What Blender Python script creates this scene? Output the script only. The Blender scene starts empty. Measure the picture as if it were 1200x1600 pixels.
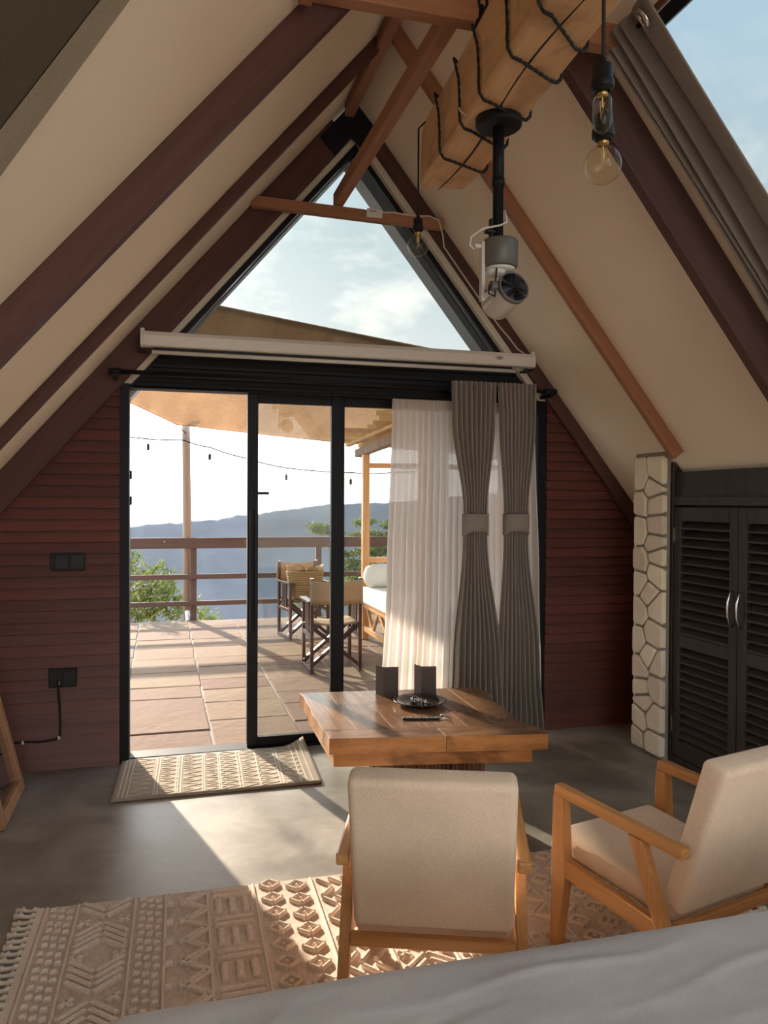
import bpy, math, random
from mathutils import Vector, Matrix, noise
random.seed(7)
scene = bpy.context.scene
col = scene.collection
K = 1.14                    # everything below is laid out in units of 1/K metre and scaled to metres at the end
V = Vector
# ------------------------------------------------------------------ camera
YAW, PITCH, ROLL, CH = .27413985, -.01381447, .00515067, 1.5
fw = V((math.sin(YAW)*math.cos(PITCH), math.cos(YAW)*math.cos(PITCH), math.sin(PITCH)))
rt = V((math.cos(YAW), -math.sin(YAW), 0)); up = rt.cross(fw)
r2 = rt*math.cos(ROLL)+up*math.sin(ROLL); u2 = -rt*math.sin(ROLL)+up*math.cos(ROLL)
cam = bpy.data.objects.new('camera', bpy.data.cameras.new('camera')); col.objects.link(cam)
cam.data.sensor_fit = 'HORIZONTAL'; cam.data.sensor_width = 36; cam.data.lens = 1230/1200*36
cam.data.clip_start = .02; cam.data.clip_end = 3000
m = Matrix((r2, u2, -fw)).transposed().to_4x4(); m.translation = V((0, 0, CH*K)); cam.matrix_world = m
scene.camera = cam
# ------------------------------------------------------------------ view
scene.view_settings.view_transform = 'Standard'; scene.view_settings.look = 'None'
scene.view_settings.gamma = 1; scene.view_settings.use_curve_mapping = False
scene.view_settings.exposure = 1.62
# ------------------------------------------------------------------ sun + sky
SUN_AZ, SUN_EL = math.radians(15.2), math.radians(17.7)
SUND = V((-math.sin(SUN_AZ)*math.cos(SUN_EL), math.cos(SUN_AZ)*math.cos(SUN_EL), math.sin(SUN_EL)))
sl = bpy.data.lights.new('sun', 'SUN'); sl.energy = 4.45; sl.angle = math.radians(.8); sl.color = (1, .84, .66)
so = bpy.data.objects.new('sun', sl); col.objects.link(so); so.location = SUND*60
so.rotation_euler = (-SUND).to_track_quat('-Z', 'Y').to_euler()

class NT:
    def __init__(s, nt): s.nt = nt; nt.nodes.clear()
    def n(s, t, **kw):
        nd = s.nt.nodes.new(t)
        for k, v in kw.items():
            if k.startswith('i_'):
                nd.inputs[k[2:].replace('_', ' ')].default_value = v
            else: setattr(nd, k, v)
        return nd
    def l(s, a, b): s.nt.links.new(a, b)
    def math(s, op, a, b=None, c=None):
        nd = s.nt.nodes.new('ShaderNodeMath'); nd.operation = op
        for i, x in enumerate((a, b, c)):
            if x is None: continue
            if isinstance(x, (int, float)): nd.inputs[i].default_value = x
            else: s.l(x, nd.inputs[i])
        return nd.outputs[0]
    def mix(s, f, a, b, blend='MIX'):
        nd = s.nt.nodes.new('ShaderNodeMix'); nd.data_type = 'RGBA'; nd.blend_type = blend
        for i, x in ((0, f), (6, a), (7, b)):
            if isinstance(x, (int, float)): nd.inputs[i].default_value = x
            elif isinstance(x, (tuple, list)): nd.inputs[i].default_value = tuple(x)+((1,) if len(x) == 3 else ())
            else: s.l(x, nd.inputs[i])
        return nd.outputs[2]
    def ramp(s, f, stops):
        nd = s.nt.nodes.new('ShaderNodeValToRGB'); e = nd.color_ramp.elements
        while len(e) < len(stops): e.new(.5)
        for i, (p, c) in enumerate(stops):
            e[i].position = p; e[i].color = (c, c, c, 1) if isinstance(c, (int, float)) else tuple(c)+(1,)
        s.l(f, nd.inputs[0]); return nd.outputs[0]

w = bpy.data.worlds.new('sky'); scene.world = w; w.use_nodes = True
t = NT(w.node_tree)
tc = t.n('ShaderNodeTexCoord'); sep = t.n('ShaderNodeSeparateXYZ'); t.l(tc.outputs['Generated'], sep.inputs[0])
el = t.math('MULTIPLY_ADD', sep.outputs[2], .5, .5)
base = t.ramp(el, [(0, (.34, .28, .22)), (.485, (.46, .40, .33)), (.5, (.84, .80, .75)), (.56, (.74, .75, .75)), (.66, (.44, .53, .58)), (.82, (.36, .52, .70)), (1, (.28, .42, .60))])
dot = t.n('ShaderNodeVectorMath', operation='DOT_PRODUCT'); t.l(tc.outputs['Generated'], dot.inputs[0]); dot.inputs[1].default_value = SUND
d0 = t.math('MAXIMUM', dot.outputs['Value'], 0)
glow = t.math('ADD', t.math('MULTIPLY', t.math('POWER', d0, 14), .55), t.math('MULTIPLY', t.math('POWER', d0, 140), 1.2))
mp = t.n('ShaderNodeMapping'); mp.inputs['Scale'].default_value = (3.2, 3.2, 7); t.l(tc.outputs['Generated'], mp.inputs[0])
nz = t.n('ShaderNodeTexNoise', i_Scale=1.5, i_Detail=8.0, i_Roughness=.62); t.l(mp.outputs[0], nz.inputs['Vector'])
cl = t.ramp(nz.outputs['Fac'], [(.54, 0), (.68, 1)])
band = t.ramp(el, [(.5, 0), (.53, 1), (.62, .9), (.72, .12), (1, 0)])
skyc = t.mix(t.math('MULTIPLY', t.math('MULTIPLY', cl, band), .85), base, (.98, .95, .9))
glc = t.mix(1.0, skyc, t.mix(glow, (0, 0, 0), (1, .95, .86)), 'ADD')
bg = t.n('ShaderNodeBackground'); bg.inputs[1].default_value = 2.0
t.l(glc, bg.inputs[0]); out = t.n('ShaderNodeOutputWorld'); t.l(bg.outputs[0], out.inputs[0])

# ------------------------------------------------------------------ materials
M = {}
def newmat(name):
    mt = bpy.data.materials.new(name); mt.use_nodes = True; t = NT(mt.node_tree)
    out = t.n('ShaderNodeOutputMaterial'); p = t.n('ShaderNodeBsdfPrincipled'); t.l(p.outputs[0], out.inputs[0])
    M[name] = mt; return mt, t, p, out
def coords(t, scale=(1, 1, 1), rot=(0, 0, 0), which='Object'):
    tc = t.n('ShaderNodeTexCoord'); mp = t.n('ShaderNodeMapping'); mp.inputs['Scale'].default_value = scale; mp.inputs['Rotation'].default_value = rot
    oi = t.n('ShaderNodeObjectInfo'); cmb = t.n('ShaderNodeCombineXYZ')
    r = t.math('MULTIPLY', oi.outputs['Random'], 37.0)
    for i in range(3): t.l(r, cmb.inputs[i])
    t.l(tc.outputs[which], mp.inputs[0]); ad = t.n('ShaderNodeVectorMath', operation='ADD'); t.l(mp.outputs[0], ad.inputs[0]); t.l(cmb.outputs[0], ad.inputs[1])
    return ad.outputs[0], oi.outputs['Random']
def bump(t, p, h, strength=.3, dist=.01):
    b = t.n('ShaderNodeBump'); b.inputs['Strength'].default_value = strength; b.inputs['Distance'].default_value = dist
    t.l(h, b.inputs['Height']); t.l(b.outputs[0], p.inputs['Normal'])
def plain(name, c, rough=.5, metal=0, bumps=0, spec=.5):
    mt, t, p, o = newmat(name)
    vec, rnd = coords(t, (6, 6, 6)); nz = t.n('ShaderNodeTexNoise', i_Scale=3.0, i_Detail=4.0); t.l(vec, nz.inputs['Vector'])
    cc = t.mix(t.math('MULTIPLY', nz.outputs['Fac'], .35), c, tuple(x*.75 for x in c))
    t.l(cc, p.inputs['Base Color']); p.inputs['Roughness'].default_value = rough; p.inputs['Metallic'].default_value = metal; p.inputs['Specular IOR Level'].default_value = spec
    if bumps: bump(t, p, nz.outputs['Fac'], bumps)
    return mt
def wood(name, c1, c2, axis='x', grain=9, rough=.5, rand=.25, bmp=.15, knots=0):
    mt, t, p, o = newmat(name)
    sc = {'x': (.5, grain, grain), 'y': (grain, .5, grain), 'z': (grain, grain, .5)}[axis]
    vec, rnd = coords(t, sc)
    n1 = t.n('ShaderNodeTexNoise', i_Scale=1.6, i_Detail=6.0, i_Roughness=.62, i_Distortion=.5); t.l(vec, n1.inputs['Vector'])
    n2 = t.n('ShaderNodeTexNoise', i_Scale=6.0, i_Detail=4.0, i_Roughness=.7); t.l(vec, n2.inputs['Vector'])
    f = t.ramp(n1.outputs['Fac'], [(.3, 0), (.7, 1)])
    cc = t.mix(f, c1, c2)
    cc = t.mix(t.math('MULTIPLY', t.ramp(n2.outputs['Fac'], [(.5, 0), (.75, 1)]), .35), cc, tuple(x*.45 for x in c2))
    if knots:
        v2, _ = coords(t, (2.2, 3, 3)); n3 = t.n('ShaderNodeTexNoise', i_Scale=1.3, i_Detail=3.0, i_Distortion=1.2); t.l(v2, n3.inputs['Vector'])
        cc = t.mix(t.math('MULTIPLY', t.ramp(n3.outputs['Fac'], [(.52, 0), (.66, 1)]), knots), cc, tuple(x*.35 for x in c2))
    hs = t.n('ShaderNodeHueSaturation'); t.l(cc, hs.inputs['Color'])
    t.l(t.math('MULTIPLY_ADD', rnd, rand*2, 1-rand), hs.inputs['Value'])
    t.l(hs.outputs[0], p.inputs['Base Color'])
    t.l(t.math('MULTIPLY_ADD', n1.outputs['Fac'], .2, rough-.1), p.inputs['Roughness'])
    bump(t, p, n2.outputs['Fac'], bmp, .004); return mt
def mottle(name, c1, c2, scale=3, rough=.6, bmp=.2, rand=0, fine=40, rvar=.2, dist=.01, spec=.5):
    mt, t, p, o = newmat(name)
    vec, rnd = coords(t)
    n1 = t.n('ShaderNodeTexNoise', i_Scale=float(scale), i_Detail=7.0, i_Roughness=.62, i_Distortion=.4); t.l(vec, n1.inputs['Vector'])
    n2 = t.n('ShaderNodeTexNoise', i_Scale=float(fine), i_Detail=3.0); t.l(vec, n2.inputs['Vector'])
    cc = t.mix(t.ramp(n1.outputs['Fac'], [(.32, 0), (.68, 1)]), c1, c2)
    if rand:
        hs = t.n('ShaderNodeHueSaturation'); t.l(cc, hs.inputs['Color']); t.l(t.math('MULTIPLY_ADD', rnd, rand*2, 1-rand), hs.inputs['Value'])
        t.l(t.math('MULTIPLY_ADD', rnd, .03, .485), hs.inputs['Hue']); cc = hs.outputs[0]
    t.l(cc, p.inputs['Base Color'])
    t.l(t.math('MULTIPLY_ADD', n1.outputs['Fac'], rvar, rough-rvar/2), p.inputs['Roughness'])
    p.inputs['Specular IOR Level'].default_value = spec
    h = t.math('ADD', n1.outputs['Fac'], t.math('MULTIPLY', n2.outputs['Fac'], .3)); bump(t, p, h, bmp, dist); return mt
def fabric(name, c, rough=.9, weave=260, bmp=.25, sheen=.2, transl=0, stretch=(1, 1, 1)):
    mt, t, p, o = newmat(name)
    vec, rnd = coords(t, stretch)
    n1 = t.n('ShaderNodeTexNoise', i_Scale=float(weave), i_Detail=2.0); t.l(vec, n1.inputs['Vector'])
    n2 = t.n('ShaderNodeTexNoise', i_Scale=4.0, i_Detail=5.0); t.l(vec, n2.inputs['Vector'])
    f = t.math('ADD', t.math('MULTIPLY', n1.outputs['Fac'], .6), t.math('MULTIPLY', n2.outputs['Fac'], .4))
    cc = t.mix(t.ramp(f, [(.35, 0), (.65, 1)]), tuple(x*.82 for x in c), tuple(min(1, x*1.12) for x in c))
    t.l(cc, p.inputs['Base Color']); p.inputs['Roughness'].default_value = rough
    p.inputs['Sheen Weight'].default_value = sheen; p.inputs['Specular IOR Level'].default_value = .2
    bump(t, p, n1.outputs['Fac'], bmp, .002)
    if transl:
        tr = t.n('ShaderNodeBsdfTranslucent'); t.l(cc, tr.inputs[0]); mx = t.n('ShaderNodeMixShader'); mx.inputs[0].default_value = transl
        t.l(p.outputs[0], mx.inputs[1]); t.l(tr.outputs[0], mx.inputs[2]); t.l(mx.outputs[0], o.inputs[0])
    return mt
def thin_glass(name, tint=(1, 1, 1), refl=1.0, rough=0.0, dirt=0):
    mt, t, p, o = newmat(name); t.nt.nodes.remove(p)
    tr = t.n('ShaderNodeBsdfTransparent'); tr.inputs[0].default_value = tuple(tint)+(1,)
    gl = t.n('ShaderNodeBsdfGlossy'); gl.inputs['Roughness'].default_value = rough
    lw = t.n('ShaderNodeLayerWeight'); lw.inputs[0].default_value = .5
    fz = t.math('MULTIPLY_ADD', t.math('POWER', lw.outputs['Facing'], 4.0), .7*refl, .028*refl)
    mx = t.n('ShaderNodeMixShader'); t.l(fz, mx.inputs[0]); t.l(tr.outputs[0], mx.inputs[1]); t.l(gl.outputs[0], mx.inputs[2])
    t.l(mx.outputs[0], o.inputs[0]); return mt

mottle('concrete', (.185, .165, .14), (.345, .315, .275), 3.2, .40, .10, fine=18, rvar=.26)
mottle('plaster', (.89, .76, .605), (.92, .79, .635), 1.2, .85, .06, fine=60)
wood('rafter_wood', (.092, .032, .024), (.062, .022, .018), 'x', 8, .65, .12)
plain('projector_shell', (.60, .55, .51), .35)
wood('tie_wood', (.42, .19, .10), (.30, .125, .065), 'x', 8, .55, .12)
wood('board_wood', (.15, .040, .030), (.085, .024, .020), 'x', 7, .45, .18, .08)
wood('timber', (.72, .44, .235), (.56, .32, .155), 'x', 5, .6, .05, .3, knots=.35)
wood('cabinet_wood', (.036, .020, .015), (.021, .012, .010), 'z', 16, .52, .15)
wood('louver_wood', (.030, .017, .013), (.018, .010, .008), 'y', 16, .5, .2)
wood('teak', (.66, .33, .12), (.50, .225, .07), 'y', 20, .42, .12)
wood('teak_z', (.66, .33, .12), (.50, .225, .07), 'z', 20, .42, .12)
wood('teak_x', (.66, .33, .12), (.50, .225, .07), 'x', 20, .42, .12)
wood('table_wood', (.30, .155, .075), (.15, .072, .038), 'y', 14, .27, .16, .1, knots=.5)
wood('table_wood_x', (.30, .155, .075), (.15, .072, .038), 'x', 14, .27, .16, .1, knots=.5)
wood('table_edge', (.50, .24, .085), (.32, .14, .045), 'x', 16, .35, .12, .1, knots=.8)
wood('stick_wood', (.16, .085, .05), (.09, .045, .03), 'z', 12, .7, .35)
wood('rail_wood', (.105, .052, .038), (.075, .037, .027), 'x', 8, .7, .1)
wood('pole_wood', (.27, .18, .12), (.17, .11, .072), 'z', 10, .8, .1, .4)
wood('director_wood', (.10, .043, .034), (.06, .027, .022), 'z', 10, .35, .15)
wood('mirror_wood', (.42, .22, .10), (.30, .15, .07), 'z', 8, .5, .1)
plain('black_steel', (.007, .008, .012), .5, spec=.22)
plain('black_plastic', (.008, .008, .010), .45, spec=.25)
plain('grey_fascia', (.62, .62, .62), .6)
plain('cream_lining', (.66, .60, .50), .7)
plain('white_case', (.74, .70, .66), .35)
plain('white_plastic', (.75, .74, .72), .4)
plain('grey_plastic', (.115, .108, .103), .4)
plain('dark_grey_plastic', (.014, .014, .017), .4, spec=.25)
plain('chrome', (.75, .74, .72), .18, 1)
plain('brass', (.55, .40, .18), .3, 1)
plain('copper_rod', (.30, .10, .055), .4)
plain('red_wire', (.5, .05, .03), .5)
mottle('stone', (.80, .70, .56), (.92, .82, .67), 5, .8, .45, .14, 30)
mottle('mortar', (.24, .205, .17), (.31, .27, .22), 10, .95, .5, 0, 60)
mottle('paver', (.19, .124, .088), (.24, .168, .122), 2.5, .85, .6, .10, 14, dist=.02, spec=.08)
mottle('grout', (.36, .32, .28), (.42, .38, .33), 12, .95, .3, spec=.05)
fabric('linen', (.82, .63, .475), .95, 300, .35, .1)
fabric('sheet', (.60, .565, .555), .85, 500, .08, .1)
fabric('curtain_grey', (.30, .265, .24), .8, 300, .2, .1, .05, (1, 1, .25))
fabric('canvas', (.48, .34, .215), .85, 200, .2, .05, .35)
fabric('cushion_white', (.74, .70, .64), .9, 200, .2)
fabric('sail_cloth', (.60, .43, .29), .85, 90, .1, .05, .6, (1, .1, 1))
fabric('rug_pile', (.76, .635, .54), .98, 130, .7, .1)
fabric('rug_base', (.67, .55, .465), .98, 90, .9, .1, 0, (1, .35, 1))
fabric('mat_weave', (.40, .33, .26), .98, 120, .8, .05)
fabric('mat_light', (.66, .58, .47), .98, 120, .8, .05)
fabric('tassel_yarn', (.78, .66, .55), .98, 200, .6, .1)
fabric('basket_straw', (.33, .20, .085), .8, 120, .9, 0, 0, (1, 1, 4))
plain('plate_glaze', (.030, .016, .013), .16)
plain('card_brown', (.095, .065, .058), .55)
plain('rope_black', (.012, .011, .011), .8)
plain('wire_white', (.66, .62, .55), .5)
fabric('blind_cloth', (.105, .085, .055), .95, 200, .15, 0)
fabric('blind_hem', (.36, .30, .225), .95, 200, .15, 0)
thin_glass('window_glass', (.83, .85, .84), .8)
thin_glass('tinted_glass', (.432, .443, .436), .7)
thin_glass('clear_glass', (.98, .98, .97), .5)
thin_glass('bulb_glass', (.975, .945, .85), .9)
plain('filament', (.8, .6, .3), .4, .5)
plain('logo_red', (.35, .04, .04), .5)
plain('mirror_silver', (.55, .52, .5), .05, 1)
mottle('hazed_scrub', (.096, .084, .080), (.135, .118, .113), .05, .95, .0, 0, .5)  # grey stands in for distance haze, mixed into the scrub colour
mottle('earth', (.16, .14, .09), (.22, .19, .12), .5, .95, .2)
mottle('straw_thatch', (.55, .36, .16), (.70, .50, .24), 9, .9, .4, .2)
def leafmat(name, c1, c2, tr=.45):
    mt, t, p, o = newmat(name); vec, rnd = coords(t); nz = t.n('ShaderNodeTexNoise', i_Scale=5.0, i_Detail=3.0); t.l(vec, nz.inputs['Vector'])
    cc = t.mix(t.ramp(nz.outputs['Fac'], [(.35, 0), (.65, 1)]), c1, c2); t.l(cc, p.inputs['Base Color']); p.inputs['Roughness'].default_value = .6
    b = t.n('ShaderNodeBsdfTranslucent'); t.l(cc, b.inputs[0]); mx = t.n('ShaderNodeMixShader'); mx.inputs[0].default_value = tr
    t.l(p.outputs[0], mx.inputs[1]); t.l(b.outputs[0], mx.inputs[2]); t.l(mx.outputs[0], o.inputs[0])
leafmat('leaf_bush', (.085, .11, .025), (.19, .21, .05))
leafmat('leaf_tree', (.09, .12, .04), (.16, .18, .06))
def sheermat():
    mt, t, p, o = newmat('sheer')
    p.inputs['Base Color'].default_value = (.80, .73, .69, 1); p.inputs['Roughness'].default_value = .9
    tl = t.n('ShaderNodeBsdfTranslucent'); tl.inputs[0].default_value = (.86, .80, .76, 1)
    tp = t.n('ShaderNodeBsdfTransparent')
    vec, rnd = coords(t, (1, 1, .08)); nz = t.n('ShaderNodeTexNoise', i_Scale=160.0, i_Detail=2.0); t.l(vec, nz.inputs['Vector'])
    a = t.n('ShaderNodeMixShader'); a.inputs[0].default_value = .5; t.l(p.outputs[0], a.inputs[1]); t.l(tl.outputs[0], a.inputs[2])
    b = t.n('ShaderNodeMixShader'); t.l(t.math('MULTIPLY_ADD', nz.outputs['Fac'], .07, .01), b.inputs[0]); t.l(a.outputs[0], b.inputs[1]); t.l(tp.outputs[0], b.inputs[2])
    t.l(b.outputs[0], o.inputs[0])
sheermat()

# ------------------------------------------------------------------ mesh builder
class MB:
    def __init__(s): s.v = []; s.f = []
    def raw(s, vs, fs):
        b = len(s.v); s.v += [V(x) for x in vs]; s.f += [tuple(i+b for i in f) for f in fs]; return s
    def box(s, x0, x1, y0, y1, z0, z1):
        return s.raw([(x0,y0,z0),(x1,y0,z0),(x1,y1,z0),(x0,y1,z0),(x0,y0,z1),(x1,y0,z1),(x1,y1,z1),(x0,y1,z1)],
                     [(0,3,2,1),(4,5,6,7),(0,1,5,4),(1,2,6,5),(2,3,7,6),(3,0,4,7)])
    def hexa(s, p):       # 8 points: bottom loop, top loop
        return s.raw(p, [(0,3,2,1),(4,5,6,7),(0,1,5,4),(1,2,6,5),(2,3,7,6),(3,0,4,7)])
    def prism(s, poly, ext):
        n = len(poly); ext = V(ext); vs = [V(p) for p in poly]+[V(p)+ext for p in poly]
        return s.raw(vs, [tuple(range(n-1, -1, -1)), tuple(range(n, 2*n))]+[(i, (i+1) % n, n+(i+1) % n, n+i) for i in range(n)])
    def tube(s, pts, r, n=8, cap=True):
        pts = [V(p) for p in pts]; rs = r if isinstance(r, (list, tuple)) else [r]*len(pts)
        vs = []; fs = []; prev = None
        for i, p in enumerate(pts):
            d = (pts[min(i+1, len(pts)-1)]-pts[max(i-1, 0)]).normalized()
            if prev is None:
                a = V((0, 0, 1)) if abs(d.z) < .9 else V((1, 0, 0)); a = (a-d*a.dot(d)).normalized()
            else:
                a = prev-d*prev.dot(d); a = a.normalized() if a.length > 1e-6 else d.orthogonal().normalized()
            prev = a; b = d.cross(a)
            for k in range(n):
                th = 2*math.pi*k/n; vs.append(p+(a*math.cos(th)+b*math.sin(th))*rs[i])
        for i in range(len(pts)-1):
            for k in range(n): fs.append((i*n+k, i*n+(k+1) % n, (i+1)*n+(k+1) % n, (i+1)*n+k))
        if cap: fs.append(tuple(range(n-1, -1, -1))); fs.append(tuple(range((len(pts)-1)*n, len(pts)*n)))
        return s.raw(vs, fs)
    def lathe(s, prof, n=24, c=(0, 0, 0), mat=None):
        vs = []; fs = []; c = V(c)
        for r, z in prof:
            for k in range(n):
                th = 2*math.pi*k/n; p = V((r*math.cos(th), r*math.sin(th), z)); vs.append((mat @ p if mat else p)+c)
        m_ = len(prof)
        for i in range(m_-1):
            for k in range(n): fs.append((i*n+k, i*n+(k+1) % n, (i+1)*n+(k+1) % n, (i+1)*n+k))
        if prof[0][0] > 1e-5: fs.append(tuple(range(n-1, -1, -1)))
        if prof[-1][0] > 1e-5: fs.append(tuple(range((m_-1)*n, m_*n)))
        return s.raw(vs, fs)
    def grid(s, fn, nu, nv, close=False):
        vs = [fn(u/nu, v/nv) for v in range(nv+1) for u in range(nu+1)]
        return s.raw(vs, [(v*(nu+1)+u, v*(nu+1)+u+1, (v+1)*(nu+1)+u+1, (v+1)*(nu+1)+u) for v in range(nv) for u in range(nu)])
    def sweep(s, rect, pts):   # box beam between two points: rect = (w,h) with up z
        return s
def tag(o, label=None, cat=None, group=None, kind=None):
    if label: o['label'] = label
    if cat: o['category'] = cat
    if group: o['group'] = group
    if kind: o['kind'] = kind
    return o
def build(mb, name, mat, parent=None, label=None, cat=None, group=None, kind=None, smooth=False, bevel=0, subsurf=0, solid=0, loc=None, keep=False):
    me = bpy.data.meshes.new(name)
    off = V((0, 0, 0))
    if parent is None and not keep:
        xs = [p.x for p in mb.v]; ys = [p.y for p in mb.v]; zs = [p.z for p in mb.v]
        off = V(((min(xs)+max(xs))/2, (min(ys)+max(ys))/2, min(zs)))
    me.from_pydata([tuple(p-off) for p in mb.v], [], mb.f); me.update()
    me.materials.append(M[mat])
    if smooth:
        for p in me.polygons: p.use_smooth = True
    o = bpy.data.objects.new(name, me); col.objects.link(o); o.location = V(loc) if loc is not None else off
    if parent: o.parent = parent
    finish(o, bevel, subsurf, solid, smooth)
    return tag(o, label, cat, group, kind)
def finish(o, bevel=0, subsurf=0, solid=0, smooth=False):
    if solid:
        md = o.modifiers.new('solid', 'SOLIDIFY'); md.thickness = solid*K; md.offset = 0
    if bevel:
        md = o.modifiers.new('bevel', 'BEVEL'); md.width = bevel*K; md.segments = 2; md.limit_method = 'ANGLE'; md.angle_limit = math.radians(40)
    if subsurf:
        md = o.modifiers.new('sub', 'SUBSURF'); md.levels = subsurf; md.render_levels = subsurf
def empty(name, loc, rz=0, label=None, cat=None, group=None, kind=None):
    o = bpy.data.objects.new(name, None); col.objects.link(o); o.location = loc; o.rotation_euler = (0, 0, rz)
    o.empty_display_size = .1
    return tag(o, label, cat, group, kind)
def copy_tree(o, parent=None):
    c = o.copy(); col.objects.link(c); c.parent = parent
    for ch in list(o.children): copy_tree(ch, c)
    return c
def beam(name, p0, p1, wv, hv, mat, parent=None, bevel=.004, **kw):
    """solid bar from p0 to p1; wv, hv full-size cross-section vectors (centred); local X runs along the bar"""
    p0, p1, wv, hv = V(p0), V(p1), V(wv), V(hv); d = p1-p0; L = d.length; x = d.normalized()
    y = wv-x*wv.dot(x); wy = wv.length; y.normalize(); z = x.cross(y); h = hv.length
    mb = MB().box(0, L, -wy/2, wy/2, -h/2, h/2)
    o = build(mb, name, mat, parent=None, keep=True, bevel=bevel, **kw)
    mt = Matrix((x, y, z)).transposed().to_4x4(); mt.translation = p0
    if parent: o.parent = parent
    o.matrix_basis = mt
    return o
def struct(mb, name, mat, **kw): return build(mb, name, mat, kind='structure', **kw)

# ------------------------------------------------------------------ room shell
RX = 1.09
AZL, SL_ = 3.92, 1.17
AZR, SR_ = 3.945, 1.25
def zl(x): return AZL-SL_*(RX-x)
def zr(x): return AZR-SR_*(x-RX)
def xl(z): return RX-(AZL-z)/SL_
def xr(z): return RX+(AZR-z)/SR_
NL = V((SL_, 0, -1)).normalized(); NR = V((-SR_, 0, -1)).normalized()
XL0, XR0 = xl(0), xr(0)
YW = 4.70; YB = -2.8
struct(MB().box(XL0-.2, XR0+.2, YB-.1, 4.74, -.15, 0), 'floor', 'concrete', label='grey polished concrete floor inside the room')
def slope(mb, side, xa, xb, ya, yb, th=.13, inset=0):
    z = zl if side < 0 else zr; n = NL if side < 0 else NR
    a = V((xa, ya, z(xa)))+n*inset; b = V((xb, ya, z(xb)))+n*inset
    mb.prism([a, b, b-n*th, a-n*th] if side > 0 else [b, a, a-n*th, b-n*th], (0, yb-ya, 0)); return mb
# left ceiling with a covered roof window; right ceiling with an open one
mb = MB()
slope(mb, -1, XL0, RX+.02, YB, 4.80)
struct(mb, 'ceiling_left', 'plaster', label='cream plastered slope of the ceiling on the left')
mb = MB()
RO = (1.665, 2.62, -2.3, 2.66)  # opening lengthened, unseen, past the camera to let in more daylight
for xa, xb, ya, yb in ((RX-.02, XR0, RO[3], 4.80), (RX-.02, XR0, YB, RO[2]), (RO[1], XR0, RO[2], RO[3]), (RX-.02, RO[0], RO[2], RO[3])): slope(mb, 1, xa, xb, ya, yb)
struct(mb, 'ceiling_right', 'plaster', label='cream plastered slope of the ceiling on the right')
win = empty('window_3', (2.1, 1.5, zr(2.1)), kind='structure', label='roof window with blue sky in the right slope')
def wloc(mb, o): 
    for p in mb.v: p -= o.location
    return mb
build(wloc(slope(MB(), 1, RO[0], RO[1], RO[2], RO[3], .008, -.10), win), 'pane', 'tinted_glass', win)
for nm, a in (('window_frame', (RO[0], RO[0]+.03, RO[2], RO[3])), ('window_frame', (RO[1]-.03, RO[1], RO[2], RO[3])), ('window_frame', (RO[0]+.03, RO[1]-.03, RO[2], RO[2]+.04)), ('window_frame', (RO[0]+.03, RO[1]-.03, RO[3]-.04, RO[3]))):
    build(wloc(slope(MB(), 1, *a, .05, -.08), win), nm, 'black_steel', win)
# roof overhang beyond the gable
mb = MB(); slope(mb, 1, RX-.02, XR0, 4.875, 5.02, .28, .16); slope(mb, -1, XL0, RX+.02, 4.875, 5.02, .33, .215)
struct(mb, 'trim_1', 'grey_fascia', label='grey roof overhang outside the gable glass')

# dark blind drawn over the roof window of the left slope
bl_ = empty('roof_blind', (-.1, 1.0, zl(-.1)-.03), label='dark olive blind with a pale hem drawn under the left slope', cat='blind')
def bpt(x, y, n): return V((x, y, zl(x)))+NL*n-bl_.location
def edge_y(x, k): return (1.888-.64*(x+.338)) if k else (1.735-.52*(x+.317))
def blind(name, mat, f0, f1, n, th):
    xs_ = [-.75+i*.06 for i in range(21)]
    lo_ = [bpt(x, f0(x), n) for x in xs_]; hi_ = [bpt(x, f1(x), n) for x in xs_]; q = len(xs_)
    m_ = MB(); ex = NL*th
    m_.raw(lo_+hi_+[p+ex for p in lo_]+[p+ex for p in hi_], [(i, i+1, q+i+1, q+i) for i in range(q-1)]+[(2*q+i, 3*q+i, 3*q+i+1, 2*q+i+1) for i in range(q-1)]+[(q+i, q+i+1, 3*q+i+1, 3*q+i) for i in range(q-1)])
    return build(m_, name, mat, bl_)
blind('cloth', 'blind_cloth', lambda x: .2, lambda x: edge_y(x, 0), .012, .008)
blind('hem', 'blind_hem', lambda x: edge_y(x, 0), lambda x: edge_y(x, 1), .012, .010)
# ---- gable wall: backing plus one board at a time
wb = MB()
for poly in ([(XL0, 0), (-.25, 0), (-.25, zl(-.25))], [(2.43, 0), (XR0, 0), (2.43, zr(2.43))]):
    wb.prism([(x, YW, z) for x, z in poly], (0, .14, 0))
wall = struct(wb, 'wall_back', 'cabinet_wood', label='gable wall clad in dark red-brown lapped boards', keep=True)  # near-black backing paints the shadow lines between the lapped boards
bh = .0632
i = 0
while True:
    z0, z1 = i*bh, (i+1)*bh-.005
    if z0 > 2.25: break
    for side in (-1, 1):
        if side < 0:
            b0, b1, t0, t1 = xl(z0)+.01, -.235, xl(z1)+.01, -.235
        else:
            b0, b1, t0, t1 = 2.425, min(xr(z0), 3.4)-.01, 2.425, min(xr(z1), 3.4)-.01
        if b1-b0 < .06 or t1-t0 < .01: continue
        o = build(MB().hexa([(b0,YW-.024,z0),(b1,YW-.024,z0),(b1,YW+.002,z0),(b0,YW+.002,z0),(t0,YW-.006,z1),(t1,YW-.006,z1),(t1,YW+.002,z1),(t0,YW+.002,z1)]), 'board', 'board_wood', wall)
    i += 1
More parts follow.
